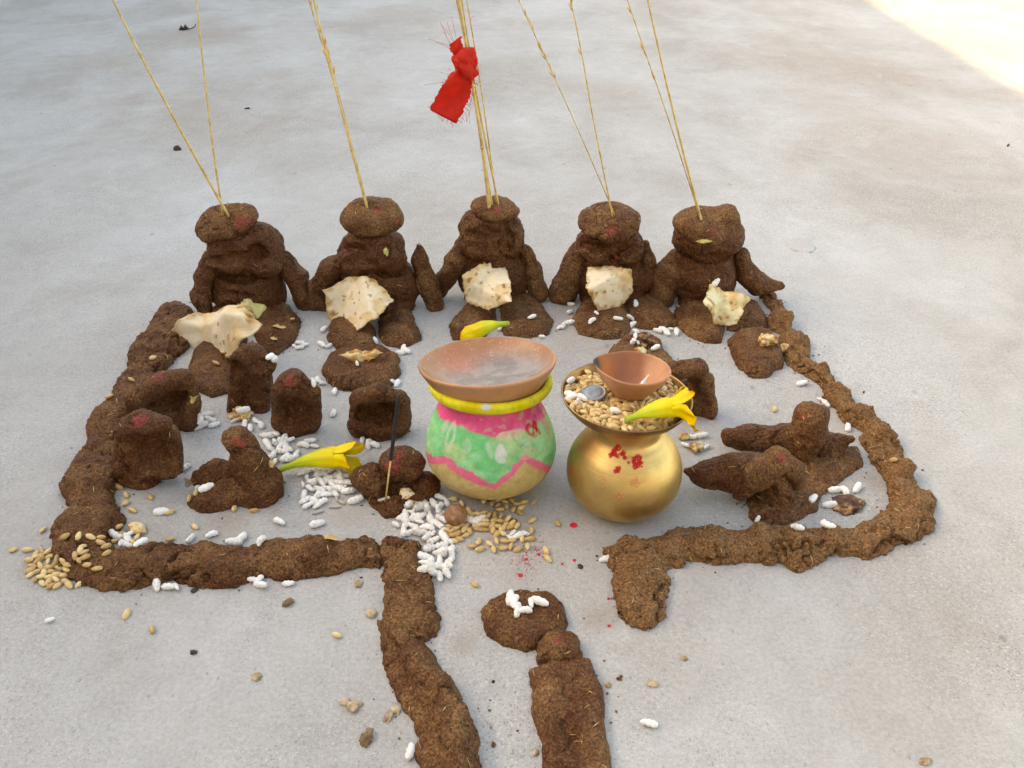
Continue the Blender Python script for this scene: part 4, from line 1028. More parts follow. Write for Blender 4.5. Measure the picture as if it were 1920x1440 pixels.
crumb("betel_nut", "round brown betel nut between the white grains and the wheat", "betel nut", 855, 980, (21, 21, 24), 719, 'nut', 0.10, 1.15, sub=4, rot=(0, 0, 0.5))
crumb("dung_crumb", "small dark dung crumb at the right edge of the wheat pile", "dung crumb", 958, 980, (12, 8, 7), 721, 'leaf', 0.6)
crumb("dung_crumb", "brown dung crumb lying below the front left border", "dung crumb", 540, 1132, (9, 11, 8), 723, 'leaf', 0.6)
crumb("dung_crumb", "dark brown crumb near the lower edge, left of the twisted strip", "dung crumb", 688, 1388, (14, 13, 10), 725, 'leaf', 0.7, sub=4)
for k_, (px, py, r, lab) in enumerate([(664, 1326, (14, 12, 8), "largest pale dry crumb left of the twisted strip"), (648, 1316, (10, 8, 6), "brownish dry crumb touching the largest pale crumb"), (728, 1345, (11, 9, 6), "yellowish flat crumb between the pale crumb and the twisted strip"), (743, 1332, (10, 8, 6), "tan crumb touching the twisted strip's left edge"),
        (698, 1152, (12, 9, 8), "pale crumb against the upper strip's left side"), (672, 1096, (9, 7, 5), "pinkish crumb below the front left border's inner end"), (482, 1270, (9, 8, 5), "pale flake alone on the lower left concrete"),
        (1224, 1284, (11, 8, 6), "tan crumb on the lower right concrete"), (1283, 1236, (6, 6, 5), "tiny tan crumb right of the gateway figure"), (1735, 1428, (12, 7, 5), "grey chip at the lower right edge"), (1140, 1285, (5, 6, 4), "tiny crumb beside the gateway figure's right side"), (1005, 1412, (8, 5, 4), "pale chip beside the gateway figure's left side")]):
    crumb("dry_crumb", lab, "crumb", px, py, r, 740 + k_, 'crumb', 0.5, group="dry crumbs on the concrete")
for px, py, r, lab in [(333, 281, (7, 6, 6), "small brown clod on the far concrete, left of the first straws"), (463, 204, (7, 2.5, 2), "thin black sliver on the far concrete"), (363, 1224, (6, 6, 5), "dark speck on the lower left concrete"),
                       (1088, 1063, (6, 5, 3), "black dot near the red powder in the gateway"), (365, 1108, (7, 5, 4), "dark crumb at the front left border's outer edge"), (1890, 273, (9, 2, 2), "thin dark sliver near the right edge"), (925, 1278, (4, 3, 2), "tiny dark speck left of the gateway figure's shoulder")]:
    crumb("debris_bit", lab, "debris", px, py, r, int(px), 'dark', 0.4, group="dark bits on the concrete")

# dry leaf shreds
def strip_leaf(name, label, px, py, L, Wd, yaw, seed, mat='leaf', cat="leaf", curl=0.25):
    loc, nor, ob = cast(px, py); s = mpp(loc)
    u = np.linspace(-1, 1, 15); w = np.linspace(-1, 1, 7)
    Ug, Wg = np.meshgrid(u, w, indexing='ij')
    wid = np.sqrt(np.clip(1 - Ug ** 2, 0.02, 1)) * (1 + 0.2 * np.sin(Ug * 7 + seed))
    z = curl * (Wg * wid) ** 2 * Wd + 0.12 * L * np.sin(Ug * 2 + seed) + 1
    P = np.stack([Ug * L / 2, Wg * wid * Wd / 2, z], -1).reshape(-1, 3) * s
    i = np.arange(105).reshape(15, 7)
    f = np.stack([i[:-1, :-1], i[1:, :-1], i[1:, 1:], i[:-1, 1:]], -1).reshape(-1, 4)
    n0 = len(P); Pb = P.copy(); Pb[:, 2] -= 0.9 * s
    bd = [*i[:, 0], *i[-1, 1:], *i[-2::-1, -1], *i[0, -2:0:-1]]
    rimf = np.array([[bd[k], bd[(k + 1) % len(bd)], bd[(k + 1) % len(bd)] + n0, bd[k] + n0] for k in range(len(bd))])
    o = link(name, mesh_np(name, np.r_[P, Pb], np.r_[f, f[:, ::-1] + n0, rimf[:, ::-1]]), MAT[mat], None, loc + Vector((0, 0, 0.0012)), (0, 0, yaw))
    return tag(o, label, cat)
strip_leaf("dry_leaf", "crumpled brown leaf shred left of the bending figure", 362, 908, 34, 24, 1.2, 3)
strip_leaf("dry_leaf", "curled dark leaf with a stalk on the far concrete at upper left", 345, 56, 18, 13, 0.3, 5, 'dark', curl=0.5)
strip_leaf("husk", "yellow husk lying on the left border's inner edge by the rear hood", 366, 750, 30, 13, 1.5, 8, 'straw', "husk")
strip_leaf("husk", "pale husk on the front left border near its middle", 622, 1012, 26, 12, 0.1, 9, 'straw', "husk")
strip_leaf("husk", "translucent husk on the leftmost figure's right leg", 524, 615, 24, 10, 0.1, 10, 'straw', "husk")
strip_leaf("husk", "second husk lower on the leftmost figure's right leg", 514, 637, 16, 8, -0.5, 11, 'straw', "husk")
for px, py, L, yw, lab in [(720, 938, 24, 0.45, "grey ash stick on the incense lump"), (596, 962, 22, 0.45, "grey ash stick below the white grains, left"), (628, 952, 22, 0.05, "grey ash stick below the white grains, middle"), (641, 944, 16, 2.6, "grey ash stick below the white grains, right"), (632, 938, 12, 1.9, "short grey ash stick on top of the ash pieces")]:
    loc, nor, ob = cast(px, py); s = mpp(loc)
    o = link("ash_stick", grain_mesh("ash_stick", L * s, 6 * s, 6 * s, int(px) % 9, 0, 0, 0, 12, 8, 6.0, 0.05), MAT['ash'], None, loc + Vector((0, 0, 3 * s)), (0, 0, yw))
    tag(o, lab, "incense ash", "pieces of fallen incense ash")

def tube(pts, radii, nseg=8, closed_ends=True):
    pts = np.asarray(pts, float); n_ = len(pts)
    tg = np.gradient(pts, axis=0); tg /= np.linalg.norm(tg, axis=1)[:, None] + 1e-12
    ref = np.array([0.13, 0.97, 0.21]) if abs(tg[0] @ np.array([0.13, .97, .21])) < 0.9 else np.array([1, 0, 0.1])
    a = np.cross(tg, ref); a /= np.linalg.norm(a, axis=1)[:, None]; b = np.cross(tg, a)
    th = np.linspace(0, 2 * np.pi, nseg, endpoint=False)
    P = pts[:, None] + np.asarray(radii)[:, None, None] * (np.cos(th)[None, :, None] * a[:, None] + np.sin(th)[None, :, None] * b[:, None])
    P = P.reshape(-1, 3); i = np.arange(n_ * nseg).reshape(n_, nseg); j = np.roll(i, -1, 1)
    f = np.stack([i[:-1], j[:-1], j[1:], i[1:]], -1).reshape(-1, 4)
    if closed_ends:
        P = np.r_[P, pts[:1], pts[-1:]]; k0 = n_ * nseg
        c0 = np.stack([i[0], np.full(nseg, k0), np.full(nseg, k0), j[0]], -1)
        f = np.r_[f, np.stack([j[0], i[0], np.full(nseg, k0), np.full(nseg, k0)], -1)[:, :4], np.stack([i[-1], j[-1], np.full(nseg, k0 + 1), np.full(nseg, k0 + 1)], -1)]
        keep = f[:, 2] != f[:, 3]
        tri = f[~keep][:, :3]; f = f[keep]
        return P, f, tri
    return P, f, None
def tube_mesh(name, parts):
    """several tubes in one mesh (mixed quads and triangles)"""
    V_, F_ = [], []; off = 0
    for P, f, tri in parts:
        V_ += P.tolist(); F_ += (f + off).tolist()
        if tri is not None: F_ += (tri + off).tolist()
        off += len(P)
    me = bpy.data.meshes.new(name); me.from_pydata(V_, [], F_); me.update()
    me.polygons.foreach_set("use_smooth", [True] * len(me.polygons))
    return me
# stalk of the far leaf
p0 = G(352, 55, 0.004); pts = [p0, G(360, 53, 0.006), G(366, 49, 0.006), G(367, 45, 0.008)]
lf = [o for o in bpy.data.objects if o.name.startswith("dry_leaf") and "stalk" in o["label"]][0]
bpy.context.view_layer.update()
o = link("stalk", tube_mesh("stalk", [tube([np.array(lf.matrix_world.inverted() @ Vector(p)) for p in pts], [0.0016] * 4, 6)]), MAT['dark'], lf)

def flower(label, stem, mouth, width, seed, open_=1.0, petal=1.0, twist=0.0, droop=0.2, n_pet=5):
    stem, mouth = np.array(stem), np.array(mouth)
    ax = mouth - stem; L = np.linalg.norm(ax); ax = ax / L
    up = np.array([0, 0, 1.0]); sd = np.cross(ax, up); sd /= np.linalg.norm(sd); up = np.cross(sd, ax)
    t = thing("yellow_flower", label, "flower", stem, "yellow trumpet flowers")
    nu, nv = 34, 30
    u = np.linspace(0, 1, nu); th = np.linspace(0, 2 * np.pi, nv, endpoint=False)
    r = width * np.interp(u, [0, .05, .25, .5, .75, 1.0], [.26, .30, .34, .62, .88, 1.0])
    bend = 0.06 * L * np.sin(u * np.pi)
    rib = 1 + 0.055 * np.cos(5 * th + 1)[None, :] * u[:, None]
    flat = 0.78
    P = (u[:, None, None] * L) * ax + bend[:, None, None] * up + (r[:, None] * rib)[..., None] * (np.cos(th)[None, :, None] * sd + flat * np.sin(th)[None, :, None] * up)
    P = P + fbm(P * 1.0, 60, seed, 2)[..., None] * 0.0008
    i = np.arange(nu * nv).reshape(nu, nv); j = np.roll(i, -1, 1)
    f = np.stack([i[:-1], j[:-1], j[1:], i[1:]], -1).reshape(-1, 4)
    me = mesh_np("corolla_tube", P.reshape(-1, 3), f)
    uu = np.repeat(u, nv)
    c = L3((0.30, 0.42, 0.03), (0.56, 0.58, 0.03), sst(uu, 0.05, 0.5)); c = L3(c, np.repeat([[0.74, 0.55, 0.01]], len(c), 0), sst(uu, 0.5, 1.0))
    c = L3(c, c * np.array([.8, .85, .8]), 0.5 * sst(np.tile(np.cos(th * 10), nu), 0.3, 1))
    add_col(me, "col", c)
    tb = link("corolla_tube", me, MAT['petal'], t)
    # closed end of the stalk
    s0 = tube([stem * 0 - ax * 0.1 * width, ax * 0.12 * width], [0.2 * width, 0.27 * width], 10)
    me = tube_mesh("stalk", [s0]); add_col(me, "col", np.repeat([[0.30, 0.42, 0.05]], len(me.vertices), 0)); link("stalk", me, MAT['petal'], t)
    rg = random.Random(seed)
    for k in range(n_pet):
        a0 = 2 * math.pi * k / n_pet + 0.3 + twist
        na, nb = 16, 9
        tt = np.linspace(0, 1, na); ww = np.linspace(-1, 1, nb)
        T, W_ = np.meshgrid(tt, ww, indexing='ij')
        pl = width * 1.55 * petal * rg.uniform(0.8, 1.2); fl = open_ * rg.uniform(0.6, 1.3); cu = rg.uniform(0.3, 0.9)
        half = (math.pi / n_pet) * 1.12 * np.sqrt(np.clip(1 - T ** 2.6, 0.0, 1)) * (1 - 0.15 * T)
        ang = a0 + W_ * half + 0.35 * T * rg.uniform(-1, 1)
        rad = width * (0.97 + fl * T ** 1.6 * 0.9) * (1 + 0.06 * np.sin(W_ * 5 + k))
        axl = L * 0.985 + pl * (T - cu * 0.45 * T ** 2)
        Q = axl[..., None] * ax + rad[..., None] * (np.cos(ang)[..., None] * sd + flat * np.sin(ang)[..., None] * up)
        Q[..., 2] -= droop * width * T ** 2
        Q = Q + fbm(Q, 90, seed + k, 2)[..., None] * 0.0045 * T[..., None]
        v1 = Q.reshape(-1, 3); nrm_ = np.cross(np.gradient(Q, axis=0), np.gradient(Q, axis=1)); nrm_ /= np.linalg.norm(nrm_, axis=-1, keepdims=True) + 1e-12
        v2 = v1 - nrm_.reshape(-1, 3) * 0.0005
        i = np.arange(na * nb).reshape(na, nb)
        f = np.stack([i[:-1, :-1], i[1:, :-1], i[1:, 1:], i[:-1, 1:]], -1).reshape(-1, 4)
        me = mesh_np("petal", np.r_[v1, v2], np.r_[f, f[:, ::-1] + na * nb])
        c = L3((0.74, 0.56, 0.008), (0.80, 0.42, 0.005), np.clip(T.ravel() * 0.7 + 0.5 * fbm(v1, 70, k, 2), 0, 1))
        add_col(me, "col", np.r_[c, c])
        link("petal", me, MAT['petal'], tb)
    return t
u0 = mpp(G(600, 860))
flower("yellow trumpet flower with a limp curled mouth lying on the white grains", G(527, 880, 0.008), G(632, 858, 0.022), 23 * u0, 801, 1.3, 1.6, 0.3, 1.1)
u1 = mpp(V(1230, 770, bc[1]))
zd = float((MD @ Vector((0, -60 * bs, 50 * bs))).z)
flower("yellow trumpet flower lying across the wheat in the brass dish", G(1173, 788, zd + 0.003), G(1258, 764, zd + 0.013), 21 * u1, 803, 1.7, 1.5, 0.1, 0.5)
u2 = mpp(G(910, 610))
flower("yellow flower half hidden behind the large saucer, its green stalk to the right", G(953, 606, 0.032), G(893, 622, 0.016), 18 * u2, 805, 0.5, 1.1, 0.4, 0.6)

# ------------------------------------------------------------------ straws and the red cloth
def straws(label_list, fig, pairs, grp):
    Y0 = figs[fig].location.y
    for lab, (bx, by, tx, ty, r0, dyb, dyt, seeds) in zip(label_list, pairs):
        s = mpp(V(bx, by, Y0))
        a = V(bx, by, Y0 + (dyb - 26) * s); b = V(tx, ty, Y0 + dyt * s)
        d = b - a
        a2 = a - d / np.linalg.norm(d) * 0.015
        b2 = a + d * 1.22
        n_ = 26; tt = np.linspace(0, 1, n_)
        pts = a2 + (b2 - a2) * tt[:, None]
        sag = np.sin(tt * np.pi) * 0.010 * (rng.random() - 0.5)
        pts = pts + np.stack([sag, 0 * tt, 0 * tt], -1) + np.stack([vnoise(pts, 9, int(bx)), 0 * tt, 0 * tt], -1) * 0.0012
        org_ = a2.copy()
        t = thing("straw", lab, "straw", org_, grp)
        stm = link("stem", tube_mesh("stem", [tube(pts - org_, 0.74 * r0 * s * (1 - 0.45 * tt), 8)]), MAT['straw'], t)
        for tn in (0.28, 0.55):
            p = a2 + (b2 - a2) * tn; dd = (b2 - a2) / np.linalg.norm(b2 - a2)
            p = pts[int(tn * (n_ - 1))]
            rr = 0.74 * r0 * s * (1 - 0.45 * tn)
            link("node", tube_mesh("node", [tube([p - org_ - dd * 0.0022, p - org_, p - org_ + dd * 0.0022], [rr * 0.95, rr * 1.45, rr * 0.95], 8)]), MAT['straw'], stm)
        if seeds:
            parts = []
            for k in range(seeds):
                q = rng.uniform(0.55, 1.0); p = np.array([np.interp(q, tt, pts[:, c_]) for c_ in range(3)]) - org_
                dd = (b2 - a2) / np.linalg.norm(b2 - a2); side = np.array([rng.uniform(-1, 1), rng.uniform(-1, 1), 0]) * 0.35
                e = p + (dd + side) * 0.011
                parts.append(tube([p, (p + e) / 2 + side * 0.001, e], [0.0004, 0.0010, 0.0002], 5))
            sm = link("seed_head", tube_mesh("seed_head", parts), MAT['straw'], stm); sm["kind"] = "stuff"
SG = "straws planted in the dung figures"
straws(["straw leaning furthest left, from the leftmost figure's cap", "upright thin straw in the leftmost figure's cap"], 1,
       [(418, 386, 215, 0, 3.6, 0, 0, 0), (416, 384, 370, 0, 2.8, 4, 20, 0)], SG)
straws(["thicker straw in the second figure's cap", "thinner straw beside it in the second figure's cap", "wispy seeded straw in the second figure's cap"], 2,
       [(688, 386, 590, 0, 3.2, 0, 0, 0), (686, 384, 576, 0, 2.4, 4, 10, 10), (684, 384, 584, 0, 1.6, 8, 20, 16)], SG)
straws(["thickest straw of the bundle in the middle figure's cap"] + ["straw just right of the thickest one in the red-clothed bundle", "rightmost straw of the red-clothed bundle at its foot", "thinnest straw near the right side of the red-clothed bundle", "straw half hidden behind the thickest one in the red-clothed bundle"], 3,
       [(916, 382, 858, 0, 5.0, 0, 0, 0), (923, 382, 864, 0, 3.2, 3, 3, 0), (934, 380, 869, 0, 2.8, 8, 5, 0), (931, 380, 872, 0, 2.2, 10, 8, 0), (919, 382, 853, 0, 2.6, 10, 8, 0)], "straws of the middle bundle")
straws(["thin seeded straw leaning left in the fourth figure's cap", "straighter straw in the fourth figure's cap"], 4,
       [(1144, 388, 972, 8, 1.5, 4, 6, 22), (1146, 392, 1068, 0, 2.2, 0, 0, 8)], SG)
straws(["wispy seeded straw in the rightmost figure's cap", "stouter straw in the rightmost figure's cap"], 5,
       [(1314, 412, 1176, 0, 1.7, 4, 6, 22), (1317, 418, 1216, 0, 3.2, 0, 0, 0)], SG)

Yc = figs[3].location.y; sC = mpp(V(870, 110, Yc))
korg = V(870, 120, Yc)
clo = thing("red_cloth", "frayed red cloth strip knotted round the middle straw bundle", "cloth", korg)
def cloth_sheet(name, outline_l, outline_r, dy, seed, wav=6, nw=16):
    Lp = np.array(outline_l, float); Rp = np.array(outline_r, float)
    m = 30; tt = np.linspace(0, 1, m); base = np.linspace(0, 1, len(Lp))
    l = np.stack([np.interp(tt, base, Lp[:, c_]) for c_ in (0, 1)], -1); r = np.stack([np.interp(tt, base, Rp[:, c_]) for c_ in (0, 1)], -1)
    ww = np.linspace(0, 1, nw)
    pix = l[:, None] + (r - l)[:, None] * ww[None, :, None]
    fray = (np.random.RandomState(seed).rand(m) - .5) * 5
    pix[:, 0, 0] += fray; pix[:, -1, 0] += fray[::-1]
    P = np.zeros((m, nw, 3))
    for a in range(m):
        for b in range(nw):
            dz = dy + wav * math.sin(ww[b] * 7 + seed + tt[a] * 2) * (0.4 + 0.6 * (1 - tt[a])) + wav * .5 * math.sin(tt[a] * 9 + ww[b] * 3)
            P[a, b] = V(pix[a, b, 0], pix[a, b, 1], Yc + dz * sC)
    v1 = P.reshape(-1, 3) - korg; n0 = len(v1)
    v2 = v1 + np.array([0, 0.0007, 0.0002])
    i = np.arange(n0).reshape(m, nw); f = np.stack([i[:-1, :-1], i[1:, :-1], i[1:, 1:], i[:-1, 1:]], -1).reshape(-1, 4)
    bd = [*i[:, 0], *i[-1, 1:], *i[-2::-1, -1], *i[0, -2:0:-1]]
    rf = np.array([[bd[k], bd[(k + 1) % len(bd)], bd[(k + 1) % len(bd)] + n0, bd[k] + n0] for k in range(len(bd))])
    return link(name, mesh_np(name, np.r_[v1, v2], np.r_[f, f[:, ::-1] + n0, rf[:, ::-1]]), MAT['cloth'], clo)
long_tail = cloth_sheet("cloth_tail", [(858, 126), (842, 142), (824, 170), (805, 206)], [(878, 134), (886, 158), (880, 188), (855, 232)], -14, 3, 7)
cloth_sheet("cloth_tail", [(843, 84), (845, 96), (856, 108)], [(864, 68), (869, 92), (876, 108)], -10, 5, 3)
kn = Clay(Yc, 900, 0.0013, 0.003)
for pts in ([(854, 112, -6, 8), (872, 104, -14, 10), (890, 112, -8, 7), (890, 128, -2, 6)], [(858, 122, -8, 7), (876, 126, -14, 9), (892, 134, -6, 7)], [(868, 96, -8, 6), (884, 98, -10, 7), (892, 116, -4, 5)], [(876, 134, -12, 8), (884, 144, -10, 7)], [(856, 108, 6, 6), (884, 112, 12, 7)], [(858, 118, -16, 6), (868, 124, -18, 6)]):
    kn.C(pts)
me = kn.mesh("knot", korg, 0.7, 0.003, ground=False, press=0.6)
link("knot", me, MAT['cloth'], clo)
parts = []
rf_ = random.Random(3)
def thread(x0, y0, x1, y1, dy):
    a = V(x0, y0, Yc + dy * sC); b = V(x1, y1, Yc + (dy + rf_.uniform(-12, 12)) * sC)
    m = (a + b) / 2 + np.array([rf_.uniform(-1, 1), rf_.uniform(-1, 1), rf_.uniform(-1, 1)]) * 0.004
    tt = np.linspace(0, 1, 6)[:, None]
    pts = a * (1 - tt) ** 2 + 2 * m * tt * (1 - tt) + b * tt ** 2
    parts.append(tube(pts - korg, [0.00018] * 6, 4))
for k in range(26):
    t_ = rf_.random(); x = 890 + (855 - 890) * t_ ** 1.5; y = 150 + (232 - 150) * t_
    thread(x - 3, y - 1, x + rf_.uniform(4, 10), y + rf_.uniform(1, 8), -14)
for k in range(14):
    t_ = rf_.random(); thread(846 - 40 * t_, 128 + 78 * t_, 846 - 40 * t_ - rf_.uniform(2, 7), 128 + 78 * t_ + rf_.uniform(-2, 4), -14)
for k in range(12):
    t_ = rf_.random(); thread(805 + 50 * t_, 206 + 26 * t_, 804 + 50 * t_ + rf_.uniform(-2, 3), 209 + 26 * t_ + rf_.uniform(1, 7), -14)
for x0, y0, x1, y1 in [(846, 84, 825, 42), (850, 80, 828, 48), (848, 86, 832, 55), (852, 78, 838, 40), (844, 90, 818, 80), (846, 94, 803, 73), (856, 76, 846, 30), (880, 42, 892, 30), (890, 110, 903, 124), (892, 125, 902, 140), (840, 140, 825, 136), (836, 155, 795, 160), (884, 200, 874, 228), (878, 205, 880, 232), (872, 210, 876, 230), (852, 226, 848, 240), (888, 150, 896, 158), (886, 175, 880, 200)]:
    thread(x0, y0, x1, y1, -10)
fr = link("fringe", tube_mesh("fringe", parts), MAT['cloth'], long_tail); fr["kind"] = "stuff"

# incense stick
loc, nor, ob = cast(723, 936)
ti = Vector(V(748, 742, loc.y + 0.004)); inc = thing("incense_stick", "black incense stick standing in the low dung lump", "incense stick", loc)
a = np.array([0, 0, 0.0]); b = np.array(ti - loc); s = mpp(loc); mid = a + (b - a) * 0.40
link("bamboo_core", tube_mesh("bamboo_core", [tube([a - (b - a) * 0.06, mid], [1.7 * s, 1.7 * s], 8)]), MAT['straw'], inc)
tt = np.linspace(0, 1, 16)
link("incense_paste", tube_mesh("incense_paste", [tube(mid + (b - mid) * tt[:, None] - (b - a) * 0.004, 3.6 * s * np.interp(tt, [0, .06, .9, 1], [.7, 1, 1, .8]), 10)]), MAT['incense'], inc)

# ------------------------------------------------------------------ what lies in the dish
top_z = 44
rs = np.random.RandomState(5)
def dish_pt(x, y, z): return MD @ Vector((x * bs, y * bs, z * bs))
# the bed of wheat under the top grains
bedV, bedF = [], []; off = 0
wb = WHEAT[0]; wv_ = np.zeros(len(wb.vertices) * 3); wb.vertices.foreach_get("co", wv_); wv_ = wv_.reshape(-1, 3)
wf_ = np.zeros(len(wb.polygons) * 4, int); wb.polygons.foreach_get("vertices", wf_); wf_ = wf_.reshape(-1, 4)
for k in range(620):
    r = 106 * math.sqrt(rs.rand()); a = rs.rand() * 6.283
    zz_ = top_z - 6 + rs.rand() * 5 - 5 * (r / 110) ** 3
    q = np.array(Euler((rs.rand() * 6, (rs.rand() - .5) * .5, rs.rand() * 6.28)).to_matrix())
    bedV.append(wv_ * 0.92 @ q.T + np.array([r * math.cos(a), r * math.sin(a), zz_]) * bs); bedF.append(wf_ + off); off += len(wv_)
v, f, A, Z, R = lathe([(0, 30), (60, 31), (104, 33), (106, 32)], 48, bs, 12)
bedV.append(v); bedF.append(f + off)
bed = link("wheat_bed", mesh_np("wheat_bed", np.concatenate(bedV), np.concatenate(bedF)), MAT['wheat'])
bed.matrix_world = MD.copy(); bed["kind"] = "stuff"; tag(bed, "wheat grains heaped in the brass dish", "wheat")
taken = []
while len(taken) < 130:
    r = 112 * math.sqrt(rs.rand()); a = rs.rand() * 6.283; x, y = r * math.cos(a), r * math.sin(a)
    if y > 70 and abs(x) < 60: continue
    if min([(x - p) ** 2 + (y - q) ** 2 for p, q in taken] + [1e9]) > 70: taken.append((x, y))
for x, y in taken:
    o = link("wheat_grain", WHEAT[rs.randint(3)])
    o.rotation_mode = 'QUATERNION'; o.rotation_quaternion = MD.to_quaternion() @ Euler((rs.rand() * 6, (rs.rand() - .5) * .5, rs.rand() * 6.28)).to_quaternion()
    o.scale = (0.92,) * 3
    o.location = dish_pt(x, y, top_z + 1 - 3 * (math.hypot(x, y) / 110) ** 3 + rs.rand() * 2)
    tag(o, "wheat grain in the top layer of the brass dish", "wheat grain", "wheat grains in the dish")
# small oil lamp
bl = bs; bs = bs * 0.92
dz = top_z + 2
nth, npf = 200, 120
v, f, A, Z, R = lathe([(0, 0), (22, 0), (36, 1.5), (42, 8), (55, 25), (70, 46), (76, 57), (75.5, 60), (72, 60), (66, 50), (50, 28), (36, 14), (18, 8), (0, 7)], nth, bs, npf, 0.0004, 24)
x, y, z = v[:, 0] / bs, v[:, 1] / bs, v[:, 2] / bs
hgt = sst(z, 15, 58)
ang = np.arctan2(y, x)
sp = np.exp(-((np.abs(np.abs(ang) - np.pi)) / 0.42) ** 2)            # spout towards -x
pin = np.exp(-((np.abs(np.abs(ang) - np.pi) - 0.85) / 0.35) ** 2)
x2 = x * (1 + 0.06 * sp * hgt - 0.05 * pin * hgt); y2 = y * (0.95 - 0.08 * pin * hgt); z2 = z + 2 * sp * hgt
v = np.stack([x2, y2, z2], -1) * bs
me = mesh_np("bowl", v, f)
lamp = thing("oil_lamp", "small terracotta oil lamp with a sooty spout and white wick in the dish", "oil lamp", dish_pt(8, 14, dz + 3), rot=(math.radians(-4), math.radians(2.0), math.radians(-14)))
nA = fbm(v, 40, 71, 3); nB = fbm(v, 120, 72, 2)
col = L3((0.42, 0.19, 0.105), (0.54, 0.28, 0.165), sst(nA, -.4, .4))
inn = np.repeat(np.arange(npf), nth) > 62
oil = inn * sst(15 - x2 + 10 * nA, -14, 6)
col = L3(col, np.repeat([[0.27, 0.095, 0.05]], len(v), 0), 0.75 * oil)
org_ = inn * np.exp(-(((x2 + 52) / 20) ** 2 + ((y2 - 14) / 22) ** 2)); col = L3(col, np.repeat([[0.60, 0.17, 0.03]], len(v), 0), 0.8 * org_)
so = np.exp(-(((x2 + 78) / 17) ** 2 + ((y2 + 8) / 26) ** 2)) * sst(z2, 28, 50); so2 = inn * np.exp(-(((x2 + 40) / 34) ** 2 + ((y2 + 34) / 16) ** 2)) * .7
col = L3(col, np.repeat([[0.035, 0.03, 0.03]], len(v), 0), np.clip(1.15 * np.maximum(so, so2) + 0.2 * nB * np.maximum(so, so2), 0, .95))
add_col(me, "col", col); link("bowl", me, MAT['clay'], lamp)
tt = np.linspace(0, 1, 9)
pw = np.stack([20 + 14 * tt, -30 + 22 * tt - 6 * tt ** 2, 26 + 30 * tt], -1) * bs
link("wick", tube_mesh("wick", [tube(pw, bs * np.interp(tt, [0, .2, .6, 1], [5.5, 6.5, 3.2, 0.8]), 10)]), MAT['wick'], lamp)
# coin
bs = bl
v, f, A, Z, R = lathe([(0, -1.8), (20, -1.8), (22.5, -1.4), (23, 0), (22.5, 1.6), (21, 1.8), (20.3, 1.2), (15, 1.1), (14.4, 1.5), (8, 1.5), (0, 1.2)], 72, bs, 50)
v[:, 2] += (sst(fbm(v, 320, 77, 2), 0.1, .2) * 0.0001) * (v[:, 2] > 0) * (np.hypot(v[:, 0], v[:, 1]) < 15 * bs)
me = mesh_np("coin", v, f)
co = link("coin", me, MAT['steel'], None, dish_pt(-62, -4, top_z + 9), (math.radians(4), math.radians(-6), 0.3))
tag(co, "silvery coin pressed into the wheat left of the oil lamp", "coin")

# ------------------------------------------------------------------ scattered grains, one by one
cast = caster()
rng = random.Random(21)
CL = []   # (kind, points, label, group)
P = lambda pts, lab, grp=None: CL.append(('p', pts, lab, grp or lab))
Wt = lambda pts, lab, grp=None: CL.append(('w', pts, lab, grp or lab))
tk = []
P(fill([(500, 815), (540, 815), (555, 845), (565, 860), (530, 878), (505, 862)], 26, 13, tk), "puffed rice grain in the heap between the red-topped hood and the yellow flower")
P(fill([(568, 888), (600, 880), (645, 888), (662, 905), (655, 925), (620, 930), (595, 955), (565, 950)], 32, 13.5, tk), "puffed rice grain in the heap in front of the yellow flower")
tk2 = []
P(fill([(740, 985), (762, 950), (800, 948), (835, 932), (846, 950), (838, 985), (828, 1005), (790, 1012), (752, 1000)], 42, 13.5, tk2), "puffed rice grain in the heap left of the betel nut")
P(fill([(800, 1012), (835, 1008), (850, 1030), (850, 1058), (835, 1090), (800, 1085), (790, 1062)], 20, 15, tk2), "puffed rice grain beside the upper dung strip's right edge")
P([(372, 788), (382, 800), (395, 790), (402, 800), (388, 782), (376, 803)], "puffed rice grain in the small group right of the rear hood")
P([(585, 720), (597, 716), (605, 722)], "puffed rice grain in the trio right of the red-topped hood")
P([(552, 652), (562, 655), (572, 650), (563, 646)], "puffed rice grain between the first two figures' feet")
P([(752, 664), (762, 660), (757, 655)], "puffed rice grain at the second figure's right foot")
P([(735, 718), (745, 722)], "puffed rice grain at the oval patty's right edge")
P([(628, 737)], "single puffed rice grain left of the hollow dung cup")
P([(512, 676), (503, 672)], "puffed rice grain right of the torn flatbread's patty")
P([(608, 620)], "puffed rice grain left of the second figure's left foot")
P([(604, 649), (617, 652)], "puffed rice grain below the second figure's left foot")
P([(702, 640)], "puffed rice grain between the second figure's feet")
P([(670, 684)], "puffed rice grain on the oval patty in front of the crust")
P([(1070, 573), (1069, 588), (1066, 608), (1049, 617), (1056, 614)], "puffed rice grain between the middle and fourth figures")
P([(1118, 590), (1110, 604), (1158, 600)], "puffed rice grain on the fourth figure's left leg")
P([(1180, 598), (1193, 572)], "puffed rice grain on the fourth figure's right leg")
P([(1186, 612), (1192, 625), (1188, 640)], "puffed rice grain between the fourth figure's feet and the burnt crumbs")
P([(1232, 623), (1244, 622), (1257, 620), (1268, 626), (1250, 627)], "puffed rice grain in the row below the fourth figure's right foot")
P([(997, 597)], "puffed rice grain on the middle figure's right leg")
P([(1016, 634)], "puffed rice grain just above the saucer's right side")
P([(938, 618)], "puffed rice grain by the hidden flower's stalk")
P([(1340, 532)], "puffed rice grain on the rightmost figure's chest")
P([(1503, 722)], "puffed rice grain touching the right border's inner edge")
P([(1536, 752), (1548, 760)], "puffed rice grain of the pair above the standing head knob")
P([(1589, 805)], "puffed rice grain at the right border beside the lying figures")
